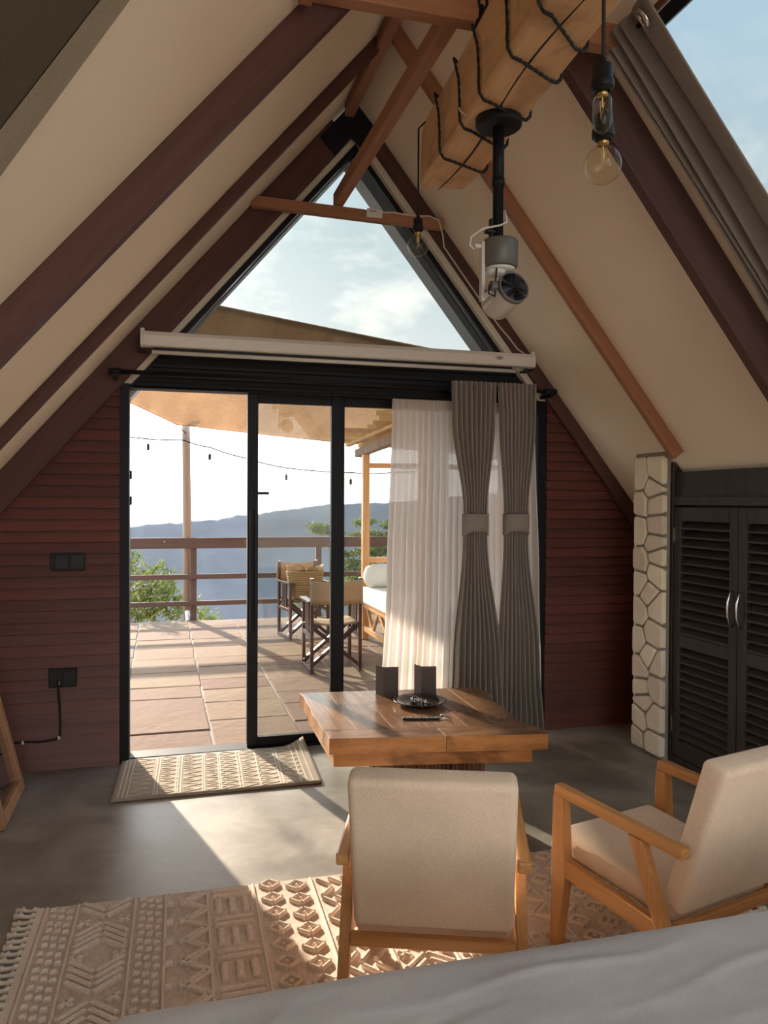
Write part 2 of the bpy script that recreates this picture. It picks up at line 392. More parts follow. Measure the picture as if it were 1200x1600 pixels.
# ---- rear gable, unseen; its glazing is added to let daylight into the room
rb = MB()
rb.prism([(XL0, YB, 0), (-1.1, YB, 0), (-1.1, YB, zl(-1.1))], (0, -.12, 0)); rb.prism([(2.84, YB, 0), (XR0, YB, 0), (2.84, YB, zr(2.84))], (0, -.12, 0))
struct(rb, 'wall_rear', 'plaster', label='rear gable wall behind the camera')
rw = empty('added_rear_window', (RX, YB-.06, 0), kind='structure', label='unseen rear gable glazing added to let in daylight')
pts = [(-1.1, 0), (2.84, 0), (2.84, zr(2.84)), (RX, zl(RX)), (-1.1, zl(-1.1))]
build(wloc(MB().prism([(x, YB-.06, z) for x, z in pts], (0, .008, 0)), rw), 'pane', 'clear_glass', rw)
for x in (-1.08, RX, 2.82):
    build(wloc(MB().box(x-.025, x+.025, YB-.1, YB-.02, 0, (zl(x) if x < RX else zr(x))-.06), rw), 'mullion', 'black_steel', rw)

# ------------------------------------------------------------------ rafters and roof timbers
def rafter(name, side, y0, th, depth, xa, xb, label, mat='rafter_wood', **kw):
    z = zl if side < 0 else zr; n = NL if side < 0 else NR
    a = V((xa, y0+th/2, z(xa)))+n*depth/2; b = V((xb, y0+th/2, z(xb)))+n*depth/2
    return beam(name, a, b, V((0, th, 0)), n*depth, mat, bevel=.004, label=label, cat='beam', **kw)
G = 'roof rafters'
rafter('rafter', -1, 2.62, .06, .115, RX-.01, -2.0, 'broad dark red-brown rafter nearest the camera on the left slope', group=G)
rafter('rafter', -1, 3.88, .045, .06, RX-.01, -2.0, 'thin red-brown rafter in the middle of the left slope', group=G)
rafter('rafter', -1, 4.645, .10, .155, RX-.12, -2.0, 'wide rafter along the left edge of the gable window', group=G)
rafter('rafter', 1, 2.75, .055, .165, RX+.01, 2.80, 'broad rafter with a pale underside beside the grey roof-window curtain', group=G)
rafter('rafter', 1, 3.80, .045, .072, RX+.01, 2.815, 'slim rafter on the right slope ending above the dark cabinet', 'tie_wood', group=G)
rafter('rafter', 1, 4.645, .10, .085, RX+.12, 3.4, 'rafter along the right edge of the gable window', group=G)
beam('collar_tie', (.49, 4.60, 3.222), (1.66, 4.60, 3.20), (0, .05, 0), (0, 0, .062), 'tie_wood', label='thin red-brown collar tie across the top of the gable window', cat='beam')
beam('collar_tie', (.44, 2.585, 3.20), (1.63, 2.585, 3.20), (0, .06, 0), (0, 0, .085), 'tie_wood', label='collar tie at the top of the picture behind the chains', cat='beam')
beam('tie_block', (.44, 2.515, 3.10), (.44, 2.515, 3.27), (.045, 0, 0), (0, .06, 0), 'tie_wood', label='short wooden block at the left end of the upper collar tie', cat='beam')
beam('strut', (1.005, 2.62, 3.262), (1.005, 4.625, 3.292), (.058, 0, 0), (0, 0, .075), 'tie_wood', label='long straight strut linking the two collar ties', cat='beam')
beam('ridge_beam', (1.068, 4.61, 3.832), (1.068, 2.69, 3.832), (.056, 0, 0), (0, 0, .085), 'tie_wood', label='short ridge beam running back from the black apex plate', cat='beam')
# black apex plate
plate = [(.90, 3.665), (.992, 3.562), (1.088, 3.685), (1.165, 3.60), (1.235, 3.75), (1.105, 3.90)]
build(MB().prism([(x, 4.622, z) for x, z in plate][::-1], (0, .02, 0)), 'apex_plate', 'black_steel', label='black steel plate joining the rafters at the gable peak', cat='bracket', bevel=.002)

# ------------------------------------------------------------------ gable window and sliding door
YG = 4.76
tri = empty('window_1', (RX, YG, 2.4), kind='structure', label='triangular gable window above the sliding door')
FL, FR = .165, .115        # inward offset of lining from the ceiling planes
def on_l(x, off): return zl(x)-off*math.sqrt(1+SL_**2)
def on_r(x, off): return zr(x)-off*math.sqrt(1+SR_**2)
def apex(oL, oR):
    # intersection of offset planes
    kL = AZL-SL_*RX-oL*math.sqrt(1+SL_**2); kR = AZR+SR_*RX-oR*math.sqrt(1+SR_**2)
    x = (kR-kL)/(SL_+SR_); return x, kL+SL_*x
def ring(z0, o1, o2, ya, yb):
    """the two sloping bars of the triangle between offsets o1 (outer) and o2 (inner)"""
    bars = []
    for side in (-1, 1):
        i = 0 if side < 0 else 1
        def X(z, off): return (xl(z+off*math.sqrt(1+SL_**2)) if side < 0 else xr(z+off*math.sqrt(1+SR_**2)))
        a1, a2 = apex(*o1), apex(*o2)
        poly = [(X(z0, o1[i]), z0), (X(z0, o2[i]), z0), a2, a1]
        p = [(x, ya, z) for x, z in poly]
        bars.append(MB().prism(p if side < 0 else p[::-1], (0, yb-ya, 0)))
    return bars
for b in ring(2.16, (.155, .085), (.185, .125), 4.68, 4.73): build(wloc(b, tri), 'lining', 'cream_lining', tri)
for b in ring(2.37, (.182, .122), (.215, .155), 4.725, 4.80): build(wloc(b, tri), 'window_frame', 'black_steel', tri)
ax, az = apex(.20, .14)
build(wloc(MB().prism([(xl(2.36)+.30, YG, 2.36), (xr(2.36)-.22, YG, 2.36), (ax, YG, az)], (0, .006, 0)), tri), 'pane', 'tinted_glass', tri)
build(wloc(MB().box(xl(2.37)+.28, xr(2.37)-.2, 4.735, 4.79, 2.345, 2.385), tri), 'window_frame', 'black_steel', tri)

fr = empty('door_1', (RX, 4.80, 0), kind='structure', label='black steel frame of the sliding glass door')
def part(parent, name, mat, *boxes, **kw):
    mb = MB()
    for b in boxes: mb.box(*b)
    return build(wloc(mb, parent), name, mat, parent, **kw)
part(fr, 'jamb', 'black_steel', (-.245, -.183, 4.70, 4.87, 0, 2.36), bevel=.003)
part(fr, 'jamb', 'black_steel', (2.365, 2.43, 4.70, 4.87, 0, 2.36), bevel=.003)
part(fr, 'head', 'black_steel', (-.245, 2.43, 4.74, 4.87, 2.145, 2.36))
for z, y in ((2.335, 4.725), (2.275, 4.715), (2.215, 4.72), (2.165, 4.728)):
    part(fr, 'head_rail', 'black_steel', (-.18 if z < 2.2 else -.06, 2.37, y, 4.75, z-.012, z+.012), bevel=.003)
part(fr, 'threshold', 'black_steel', (-.18, 2.365, 4.742, 4.87, -.01, .012))
for z in (1.62, 1.47): part(fr, 'hinge', 'black_steel', (-.185, -.172, 4.79, 4.82, z, z+.05))
def leaf(name, x0, x1, y, label, handle=False, st=.064, sr=.066):
    o = empty(name, ((x0+x1)/2, y, 0), kind='structure', label=label)
    part(o, 'stile', 'black_steel', (x0, x0+st, y-.02, y+.025, .012, 2.145), bevel=.003)
    part(o, 'stile', 'black_steel', (x1-sr, x1, y-.02, y+.025, .012, 2.145), bevel=.003)
    part(o, 'rail', 'black_steel', (x0+st, x1-sr, y-.02, y+.025, .012, .068), bevel=.003)
    part(o, 'rail', 'black_steel', (x0+st, x1-sr, y-.02, y+.025, 2.088, 2.145), bevel=.003)
    part(o, 'pane', 'window_glass', (x0+st-.005, x1-sr+.005, y-.002, y+.004, .06, 2.095))
    if handle:
        h = part(o, 'pull_bar', 'black_steel', (x0+.012, x0+.022, y-.05, y-.038, .70, 1.45), (x0+.04, x0+.05, y-.05, y-.038, .70, 1.45), bevel=.002)
        part(o, 'lever', 'black_steel', (x0+.02, x0+.125, y-.055, y-.043, 1.535, 1.552), (x0+.02, x0+.035, y-.05, y-.02, 1.53, 1.556), bevel=.002)
    return o
leaf('door_2', .49, 1.069, 4.79, 'sliding glass door leaf with black frame and upright pull bar', True)
leaf('window_2', 1.072, 1.72, 4.815, 'fixed glass panel beside the sliding door leaf', st=.02)
leaf('door_3', 1.72, 2.36, 4.815, 'fixed glass panel behind the grey curtains')

# ------------------------------------------------------------------ deck outside
deck = struct(MB().box(-3.6, 5.2, 4.86, 10.12, -.2, -.012), 'floor_deck', 'grout', label='terrace paved with reddish stone slabs', keep=True)
random.seed(11)
xs = [-3.6, -3.0, -2.45, -1.9, -1.4, -.85, -.265, .302, .862, 1.45, 2.05, 2.6, 3.2, 3.8, 4.5, 5.2]
for ci in range(len(xs)-1):
    y = 4.875
    first = True
    while y < 10.05:
        L = random.uniform(.36, .62)
        if 10.1-(y+L) < .3: L = 10.1-y
        x0, x1 = xs[ci]+.007, xs[ci+1]-.007
        j = lambda: random.uniform(-.008, .008)
        zz = random.uniform(-.003, .003)
        a = .010
        p = [(x0+j(), y+.006+j()), (x1+j(), y+.006+j()), (x1+j(), y+L-.006+j()), (x0+j(), y+L-.006+j())]
        cx_, cy_ = (x0+x1)/2, y+L/2
        mb = MB().hexa([(u, v, -.03) for u, v in p]+[(u, v, zz-.004) for u, v in p])
        build(mb, 'paving_slab', 'paver', deck, bevel=.005)
        y += L
# railing
rail = empty('terrace_railing', (1.0, 10.08, 0), label='brown timber railing along the far edge of the terrace', cat='railing')
def rp(name, *b, mat='rail_wood'): return part(rail, name, mat, *b, bevel=.004)
rp('top_rail', (-3.6, 5.2, 10.045, 10.10, .90, 1.032), mat='rail_wood'); rp('rail', (-3.6, 5.2, 10.05, 10.085, .515, .577)); rp('rail', (-3.6, 5.2, 10.05, 10.085, .185, .243))
for x in (-3.2, -1.42, .335, 1.92, 3.55, 5.0): rp('post', (x, x+.075, 10.085, 10.15, -.2, .93))
for x in (.02, 1.0, 1.14): build(wloc(MB().lathe([(.006, -.004), (.006, .002)], 8, (x, 10.044, .985), Matrix.Rotation(math.pi/2, 3, 'X')), rail), 'bolt', 'chrome', rail)
pole = empty('sail_pole', (.285, 10.24, -.25), label='round weathered pole holding the corner of the shade sail', cat='pole')
build(wloc(MB().tube([(.31, 10.24, -.25), (.30, 10.24, 1.0), (.28, 10.24, 2.6)], [.056, .053, .05], 14), pole), 'shaft', 'pole_wood', pole, smooth=True)
build(wloc(MB().tube([(.30, 10.20, .10), (.31, 10.13, -.01)], .03, 8), pole), 'foot_brace', 'white_plastic', pole)
# shade sail: twisted quad with sagging edges
A, B_, C_, D = V((.16, 10.12, 2.44)), V((4.6, 9.9, 2.10)), V((4.4, 5.45, 2.30)), V((-4.5, 5.45, 3.55))
def sail(u, v):
    p = (A*(1-u)+B_*u)*(1-v)+(D*(1-u)+C_*u)*v
    cx = 4*u*(1-u); cy = 4*v*(1-v)
    p = p+V((0, -.10*cx*(1-v)+.10*cx*v, 0))+V((.35*cy*(1-u)-.3*cy*u, 0, 0))
    p.z += .05*cx*cy*math.sin(3*u+2*v)-.03*cx
    return p
sl_ = empty('shade_sail', (0, 7.5, 2.4), label='tan shade sail stretched over the terrace', cat='sail')
build(wloc(MB().grid(sail, 40, 30), sl_), 'cloth', 'sail_cloth', sl_, smooth=True, solid=.003)
for c, d in ((A, V((.29, 10.2, 2.33))), (D, D+V((-.3, -.3, .15)))): build(wloc(MB().tube([c, d], .006, 6), sl_), 'rope', 'rope_black', sl_)
for e in (lambda q: sail(q, 0), lambda q: sail(q, 1), lambda q: sail(0, q)): build(wloc(MB().tube([e(i/24) for i in range(25)], .008, 6), sl_), 'hem', 'sail_cloth', sl_)

# string lights
def catenary(pts, n=8):
    out = []
    for a, b in zip(pts[:-1], pts[1:]):
        for i in range(n): out.append(V(a).lerp(V(b), i/n)-V((0, 0, .012*math.sin(math.pi*i/n))))
    out.append(V(pts[-1])); return out
sp = [(-3.5, 9.96, 2.3), (-1.0, 9.96, 2.27), (-.38, 9.96, 2.255), (.25, 9.98, 2.235), (.56, 9.96, 2.155), (1.0, 9.96, 2.03), (1.51, 9.96, 1.915), (2.35, 9.96, 1.868), (2.9, 9.96, 1.875), (5.0, 9.96, 2.05)]
st = empty('string_lights', (.3, 9.96, 1.8), label='string of small hanging bulbs over the terrace railing', cat='string lights')
build(wloc(MB().tube(catenary(sp), .0075, 6), st), 'cable', 'rope_black', st)
for x, z in ((-.17, 2.26), (.56, 2.155), (1.51, 1.915), (2.35, 1.868), (3.3, 1.905), (-1.2, 2.27)):
    s_ = build(wloc(MB().tube([(x, 9.96, z), (x+.003, 9.96, z-.09)], .004, 6).lathe([(.0, -.16), (.017, -.155), (.019, -.10), (.012, -.08), (0, -.08)], 10, (x, 9.96, z)), st), 'lamp_holder', 'rope_black', st, smooth=True)
    build(wloc(MB().lathe([(0, -.235), (.018, -.228), (.026, -.205), (.022, -.175), (.014, -.158), (0, -.158)], 12, (x, 9.96, z)), st), 'bulb', 'bulb_glass', st, smooth=True)

# daybed pergola on the right of the terrace
db = empty('daybed', (3.0, 7.4, 0), label='timber daybed with thatched canopy and pale cushions beside the director chairs', cat='daybed')
def dp(name, mat, *b, **kw): return part(db, name, mat, *b, **kw)
for x, y in ((2.09, 8.27), (2.09, 6.3), (3.7, 8.27), (3.7, 6.3)): dp('post', 'teak_z', (x, x+.075, y, y+.075, 0, 2.02 if y > 8 else 2.09), bevel=.004)
for x in (2.10, 3.71):
    dp('rail', 'teak', (x, x+.05, 6.375, 8.27, .09, .145), bevel=.003); dp('rail', 'teak', (x, x+.05, 6.375, 8.27, .345, .40), bevel=.003)
    build(wloc(MB().hexa([(x-.02,6.1,2.09),(x+.06,6.1,2.09),(x+.06,8.62,1.99),(x-.02,8.62,1.99),(x-.02,6.1,2.175),(x+.06,6.1,2.175),(x+.06,8.62,2.075),(x-.02,8.62,2.075)]), db), 'canopy_beam', 'pole_wood', db, bevel=.003)
    for ya, yb in ((8.2, 7.95), (7.75, 7.95), (7.7, 7.35), (7.0, 7.35)):
        beam('brace', V((x+.025, ya, .35))-db.location, V((x+.025, yb, .14))-db.location, (.03, 0, 0), (0, 0, .045), 'teak', db)
for z in (.83, 1.86): dp('rail', 'teak_x', (2.165, 3.7, 8.285, 8.335, z, z+.055), bevel=.003)
for y in (6.32, 8.29): dp('rail', 'teak_x', (2.165, 3.7, y, y+.045, .345, .40), bevel=.003)
mt_ = dp('mattress', 'cushion_white', (2.07, 3.78, 6.36, 8.28, .40, .575), bevel=.03)
bo = MB(); bo.grid(lambda u, v: V((2.09+.04*(1-abs(math.cos(math.pi*v)))+1.6*u*1.0, 8.13+.115*math.cos(2*math.pi*v), .70+.125*math.sin(2*math.pi*v))), 2, 20)
build(wloc(MB().tube([(2.075, 8.14, .70), (2.10, 8.14, .70), (2.16, 8.14, .70), (3.6, 8.14, .70), (3.68, 8.14, .70)], [.05, .10, .125, .125, .09], 20), db), 'bolster', 'cushion_white', db, smooth=True)
random.seed(5)
for k in range(26):
    x = 2.0+k*.075; L = random.uniform(-.12, .12)
    zoff = random.uniform(0, .05)
    beam('thatch_pole', V((x+random.uniform(-.05, .05), 8.72+L, 2.095+zoff))-db.location, V((x+random.uniform(-.05, .05), 6.0, 2.205+zoff*.5))-db.location, (.045, 0, 0), (0, 0, .03), 'straw_thatch', db, bevel=0)
for k in range(9):
    y = 8.55-k*.29
    beam('thatch_pole', V((1.85+random.uniform(-.12, .08), y, 2.14+(8.62-y)*.04+.03))-db.location, V((4.0, y+random.uniform(-.1, .1), 2.14+(8.62-y)*.04+.04))-db.location, (0, .05, 0), (0, 0, .04), 'straw_thatch', db, bevel=0)

# director chairs (local: faces +Y)
def director(name, label):
    o = empty(name, (0, 0, 0), label=label, cat='chair', group='director chairs on the terrace')
    W, D_ = .215, .20
    for sx in (-1, 1):
        x = sx*W
        def b(n, *bx, mat='director_wood', **kw): return part(o, n, mat, *bx, bevel=.003, **kw)
        b('leg', (x-.014, x+.014, -D_-.02, -D_+.02, .0, .82 if True else .6)); b('leg', (x-.014, x+.014, D_-.02, D_+.02, 0, .60))
        b('foot_rail', (x-.014, x+.014, -D_+.02, D_-.02, .0, .035)); b('side_rail', (x-.012, x+.012, -D_+.02, D_-.02, .30, .335))
        b('armrest', (x-.03, x+.03, -D_+.02, D_+.05, .60, .622))
        for y in (-.06, 0, .06): b('slat', (x-.008, x+.008, y-.018, y+.018, .335, .60))
        part(o, 'cap', 'chrome', (x-.015, x+.015, -D_-.021, -D_+.021, .82, .828))
    for y in (-D_+.05, D_-.05):
        for s in (1, -1):
            for dy in (0, .03): beam('cross_brace', (-s*W, y+dy, .05), (s*W, y+dy, .405), (0, .018, 0), (0, 0, .032), 'director_wood', o, bevel=.002)
    for sx in (-1, 1): part(o, 'seat_bar', 'director_wood', (sx*(W-.02)-.014, sx*(W-.02)+.014, -D_, D_, .405, .43), bevel=.003)
    build(MB().grid(lambda u, v: V(((u-.5)*2*(W-.01), (v-.5)*2*(D_-.01), .432-.022*math.sin(math.pi*u))), 12, 4), 'seat', 'canvas', o, smooth=True, solid=.006)
    bm = MB()
    def back(u, v):
        th = u*2-1; x = th*(W+.02); y = -D_-.022+(-.03*(1-th*th))+(.0 if abs(th) < .95 else 0)
        return V((x, y, .60+.215*v-.02*(1-th*th)*(v > .5)))
    build(bm.grid(back, 16, 4), 'backrest', 'canvas', o, smooth=True, solid=.008)
    return o
d1 = director('director_chair', 'dark wood director chair with tan canvas back seen from behind'); d1.location = (1.46, 6.92, 0); d1.rotation_euler = (0, 0, .0)
d2 = copy_tree(d1); d2['label'] = 'dark wood director chair holding the straw basket near the railing'; d2.location = (1.50, 8.62, 0); d2.rotation_euler = (0, 0, math.pi+.16)
bk = empty('straw_basket', (1.50, 8.50, .432), .3, label='woven straw basket standing on a director chair', cat='basket')
prof = [(0, .0), (.13, .0), (.15, .02), (.17, .12), (.195, .24), (.21, .33), (.214, .338), (.205, .335), (.18, .22), (.15, .04), (0, .02)]
def bask():
    mb = MB().lathe(prof, 32)
    for p in mb.v:
        a = math.atan2(p.y, p.x); p.z *= 1+.10*math.cos(a*2+.5) if p.z > .1 else 1; p.y *= .8
    return mb
build(bask(), 'body', 'basket_straw', bk, smooth=True)
for s in (-1, 1): build(MB().tube([(-.07, s*.160, .30), (-.065, s*.170, .335), (-.03, s*.175, .352), (.03, s*.175, .352), (.065, s*.170, .335), (.07, s*.160, .30)], .008, 8), 'handle', 'basket_straw', bk, smooth=True)
for k in range(12):
    z = .03+k*.024; r = .153+.055*(z/.3)
    build(MB().tube([(r*math.cos(a*math.pi/16), .8*r*math.sin(a*math.pi/16), z) for a in range(33)], .011, 6, False), 'straw_coil', 'basket_straw', bk, smooth=True)

# ------------------------------------------------------------------ landscape
def hillz(x, y):
    pts = [(-900, -40), (-200, -22), (-60, -11.5), (-11, -8.6), (32, -4.3), (58, -.2), (84, .6), (150, 6), (400, 10), (1200, 2)]
    xx = x*300/max(y, 300)
    for (a, za), (b, zb) in zip(pts[:-1], pts[1:]):
        if a <= xx <= b: rz = za+(zb-za)*(xx-a)/(b-a); break
    else: rz = -30
    k = min(1, max(0, (y-18)/100)); near = -3.2-.14*y-26*(k*k*(3-2*k))
    q = min(1, max(0, (y-190)/110)); q = q**1.15
    z = near*(1-q)+rz*q
    z += noise.noise(V((x*.02, y*.02, 1)))*1.2*q*(1-q)*4+noise.noise(V((x*.28, y*.2, 3)))*.9*q+noise.noise(V((x*.7, y*.3, 9)))*.5*q+noise.noise(V((x*.09, y*.05, 5)))*.8*q
    if y > 310: z -= (y-310)*.25
    return z
ys = [10.4+i*(.8+i*.055) for i in range(0, 90)]; ys = [y for y in ys if y < 480]+[300, 304, 308, 312]; ys.sort()
def hx(u, y): s = -1+2*u; return s*abs(s)**.6*(30+y*1.6)+y*.12
hm = MB(); nu = 220
hv = [V((hx(i/nu, y), y, hillz(hx(i/nu, y), y))) for y in ys for i in range(nu+1)]
hm.raw(hv, [(r*(nu+1)+i, r*(nu+1)+i+1, (r+1)*(nu+1)+i+1, (r+1)*(nu+1)+i) for r in range(len(ys)-1) for i in range(nu)])
struct(hm, 'hillside', 'hazed_scrub', smooth=True, keep=True, label='hazy blue-grey scrub-covered hillside beyond the terrace')

def tree(name, loc, label, blobs, leafn, size, mat, trunk, seed, cat='bush'):
    rnd = random.Random(seed); o = empty(name, loc, label=label, cat=cat); mb = MB(); tb = MB()
    for (cx_, cy_, cz_, rx, ry, rz) in blobs:
        tb.tube([trunk, V(trunk).lerp(V((cx_, cy_, cz_)), .5)+V((rnd.uniform(-.05, .05), 0, .08)), (cx_, cy_, cz_)], [.03, .018, .006], 6)
        for k in range(5):
            e = V((cx_+rnd.uniform(-rx, rx)*.8, cy_+rnd.uniform(-ry, ry)*.8, cz_+rnd.uniform(-rz, rz)*.8)); tb.tube([(cx_, cy_, cz_), e], [.008, .003], 5)
        n = int(leafn*rx*ry*rz/.05)
        for k in range(n):
            while True:
                d = V((rnd.uniform(-1, 1), rnd.uniform(-1, 1), rnd.uniform(-1, 1)))
                if .25 < d.length < 1: break
            d = d*(.75+.25*noise.noise(d*2.3+V((cx_, cy_, cz_)))*1.6)
            p = V((cx_+d.x*rx, cy_+d.y*ry, cz_+d.z*rz))
            a = V((rnd.gauss(0, 1), rnd.gauss(0, 1), rnd.gauss(0, 1))).normalized(); b = a.orthogonal().normalized(); c = a.cross(b)
            s = size*rnd.uniform(.6, 1.3)
            mb.raw([p-b*s, p+c*s*.42-b*s*.1+a*s*.1, p+b*s, p-c*s*.42-b*s*.1+a*s*.1], [(0, 1, 2, 3)])
    build(tb, 'branches', 'pole_wood', o, smooth=True); build(mb, 'foliage', mat, o, kind='stuff')
    return o
rnd_ = random.Random(3)
bl = [(-.5, 0, 1.75, .5, .5, .55), (.05, .1, 1.45, .5, .5, .5), (-.25, .2, 1.1, .7, .5, .5), (.45, 0, 1.12, .4, .4, .35), (.75, .1, .9, .35, .35, .3), (-.9, 0, 1.5, .5, .5, .7), (.95, .0, .75, .3, .3, .2), (-.55, .0, 2.1, .22, .22, .3)]
tree('bush', (-.15, 12.2, -1.25), 'bright green leafy bush behind the railing left of the pole', bl, 260, .05, 'leaf_bush', (-.1, 0, 0), 3)
bl2 = [(-.75, 0, 2.42, .30, .3, .10), (-.35, .2, 2.15, .35, .3, .12), (.05, 0, 2.5, .28, .3, .10), (.3, .1, 2.0, .45, .4, .14), (-.1, 0, 1.75, .40, .35, .15), (.55, 0, 2.45, .3, .3, .12), (.75, .1, 1.8, .4, .3, .2), (.2, .2, 1.4, .5, .3, .2), (-.25, 0, 1.2, .3, .3, .18), (-.55, .1, 2.33, .4, .3, .07), (.15, .1, 2.28, .5, .3, .09), (.5, .1, 2.2, .5, .3, .09), (-.2, .1, 1.95, .4, .3, .08), (.0, .1, 1.6, .45, .3, .1), (.45, .0, 1.62, .4, .3, .15)]
tree('acacia_tree', (3.25, 13, -1.35), 'thorn tree with flat airy branches behind the railing by the daybed', bl2, 1500, .04, 'leaf_tree', (.3, 0, 0), 9, 'tree')
bl3 = [(0, 0, .9, .5, .4, .4), (.5, 0, .8, .4, .4, .35), (-.45, .1, .75, .4, .4, .3)]
tree('bush', (2.55, 11.4, -.75), 'low green bush behind the director chairs', bl3, 200, .045, 'leaf_bush', (0, 0, 0), 12)

# ------------------------------------------------------------------ curtains, rods, projection screen
def smoothkeys(keys, z):
    if z <= keys[0][0]: return keys[0][1:]
    for a, b in zip(keys[:-1], keys[1:]):
        if z <= b[0]:
            f = (z-a[0])/(b[0]-a[0]); f = f*f*(3-2*f)
            return tuple(p+(q-p)*f for p, q in zip(a[1:], b[1:]))
    return keys[-1][1:]
def drape(keys, n, y, seed=0, nv=70, nu=10, wob=.3, ctr=0):
    rnd = random.Random(seed); ph = [rnd.uniform(-.6, .6) for _ in range(n+2)]; am = [rnd.uniform(.7, 1.25) for _ in range(n+2)]
    z0, z1 = keys[0][0], keys[-1][0]
    def fn(u, v):
        z = z0+(z1-z0)*v; x0, x1, a = smoothkeys(keys, z)
        k = u*n; i = int(k); f = k-i; A_ = am[i]*(1-f)+am[min(i+1, n+1)]*f; P_ = ph[i]*(1-f)+ph[min(i+1, n+1)]*f
        s = math.sin(2*math.pi*k+P_*wob*3*(1-v))
        drift = noise.noise(V((u*3+seed, z*.8, seed)))*.02*(1-v)
        c = 2*math.pi*k; ux = u+.28/n/(2*math.pi)*math.sin(2*c)
        yy = y+a*A_*s+drift-(.02*ctr*math.sin(math.pi*u) if ctr else 0)
        return V((x0+(x1-x0)*ux, yy, z))
    return MB().grid(fn, n*nu, nv)
KA = [(.015, 1.685, 2.055, .034), (.5, 1.71, 2.02, .032), (1.30, 1.768, 1.918, .020), (1.44, 1.768, 1.918, .020), (2.0, 1.69, 1.968, .026), (2.232, 1.684, 1.975, .024)]
KB = [(.015, 1.985, 2.31, .034), (.5, 2.0, 2.275, .032), (1.29, 2.037, 2.19, .020), (1.43, 2.037, 2.19, .020), (2.0, 2.0, 2.235, .026), (2.232, 1.988, 2.238, .024)]
for kk, sd, lab in ((KA, 2, 'grey blackout curtain tied in the middle, left of the pair'), (KB, 5, 'grey blackout curtain tied in the middle, right of the pair by the boards')):
    c = empty('blackout_curtain', ((kk[-1][1]+kk[-1][2])/2, 4.52, 0), label=lab, cat='curtain', group='grey blackout curtains')
    build(wloc(drape(kk, 9, 4.486, sd), c), 'cloth', 'curtain_grey', c, smooth=True, solid=.004)
    za, zb = (1.305, 1.425); xa, xb = kk[2][1]-.004, kk[2][2]+.004; xc = (xa+xb)/2
    tb = MB().grid(lambda u, v: V((xc+(xb-xa)/2*math.copysign(abs(math.cos(2*math.pi*u))**.6, math.cos(2*math.pi*u)), 4.486+.040*math.copysign(abs(math.sin(2*math.pi*u))**.6, math.sin(2*math.pi*u)), za+(zb-za)*v+(.012*(1-v)*(-1)*math.cos(4*math.pi*u)) )), 48, 4)
    build(wloc(tb, c), 'tieback', 'curtain_grey', c, smooth=True, solid=.006)
    for q in range(3):
        x = kk[-1][1]+.004+(kk[-1][2]-kk[-1][1])*q*.48
        build(wloc(MB().tube([(x, 4.52+.026*math.cos(a*math.pi/8), 2.195+.026*math.sin(a*math.pi/8)) for a in range(17)], .005, 6, False), c), 'eyelet', 'black_steel', c, smooth=True)
sh = empty('sheer_curtain', (1.8, 4.632, 0), label='white sheer curtain behind the grey curtains', cat='curtain')
KS = [(.02, 1.272, 2.36, .026), (1.0, 1.318, 2.34, .022), (2.06, 1.35, 2.31, .013), (2.125, 1.352, 2.31, .007)]
build(wloc(drape(KS, 24, 4.632, 8, 60, 12, 1.0), sh), 'cloth', 'sheer', sh, smooth=True)
build(wloc(drape([(2.06, 1.35, 2.31, .010), (2.128, 1.352, 2.31, .008)], 46, 4.631, 3, 4, 8), sh), 'heading_tape', 'sheer', sh, smooth=True)
rod = empty('curtain_rod', (1.05, 4.52, 2.19), label='black curtain rod across the top of the sliding door', cat='curtain rod')
build(wloc(MB().tube([(-.25, 4.52, 2.197), (2.36, 4.52, 2.197)], .0125, 12), rod), 'pole', 'black_steel', rod, smooth=True)
for a, b in ((-.285, -.215), (2.325, 2.40)):
    build(wloc(MB().tube([(a, 4.52, 2.197), (b, 4.52, 2.197)], .019, 12), rod), 'finial', 'black_steel', rod, smooth=True)
    build(wloc(MB().box((a+b)/2-.012, (a+b)/2+.012, 4.50, 4.645, 2.165, 2.182), rod), 'bracket', 'black_steel', rod)
rod2 = empty('sheer_rod', (1.6, 4.632, 2.12), label='thin black rod carrying the sheer curtain', cat='curtain rod')
build(wloc(MB().tube([(-.16, 4.632, 2.135), (2.36, 4.632, 2.135)], .008, 10), rod2), 'pole', 'black_steel', rod2, smooth=True)
for x in (-.15, 1.0, 2.35): build(wloc(MB().box(x-.01, x+.01, 4.632, 4.745, 2.135, 2.15), rod2), 'bracket', 'black_steel', rod2)

scr = empty('projection_screen', (1.05, 4.50, 2.30), label='white roll-up projection screen case above the curtain rod', cat='screen')
prof = [(4.462, 2.345), (4.462, 2.395), (4.475, 2.418), (4.525, 2.418), (4.54, 2.40), (4.54, 2.345), (4.53, 2.337), (4.472, 2.337)]
build(wloc(MB().prism([(-.105, y, z) for y, z in prof], (2.32, 0, 0)), scr), 'case', 'white_case', scr, bevel=.004)
for x in (-.118, 2.215):
    e = build(wloc(MB().prism([(x, 4.50+(y-4.50)*1.04, 2.378+(z-2.378)*1.04) for y, z in prof], (.014, 0, 0)), scr), 'end_cap', 'white_plastic', scr, bevel=.003)
    build(wloc(MB().box(x+.0, x+.022, 4.49, 4.51, 2.41, 2.437), scr), 'hook', 'white_plastic', scr, bevel=.003)
    build(wloc(MB().box(x-.01, x+.03, 4.53, 4.645, 2.325, 2.335), scr), 'bracket', 'black_steel', scr)
build(wloc(MB().tube([(-.058, 4.51, 2.311), (2.108, 4.51, 2.313)], .0115, 12), scr), 'weight_bar', 'white_case', scr, smooth=True)
build(wloc(MB().box(-.05, 2.09, 4.508, 4.512, 2.315, 2.342), scr), 'fabric_strip', 'black_plastic', scr)
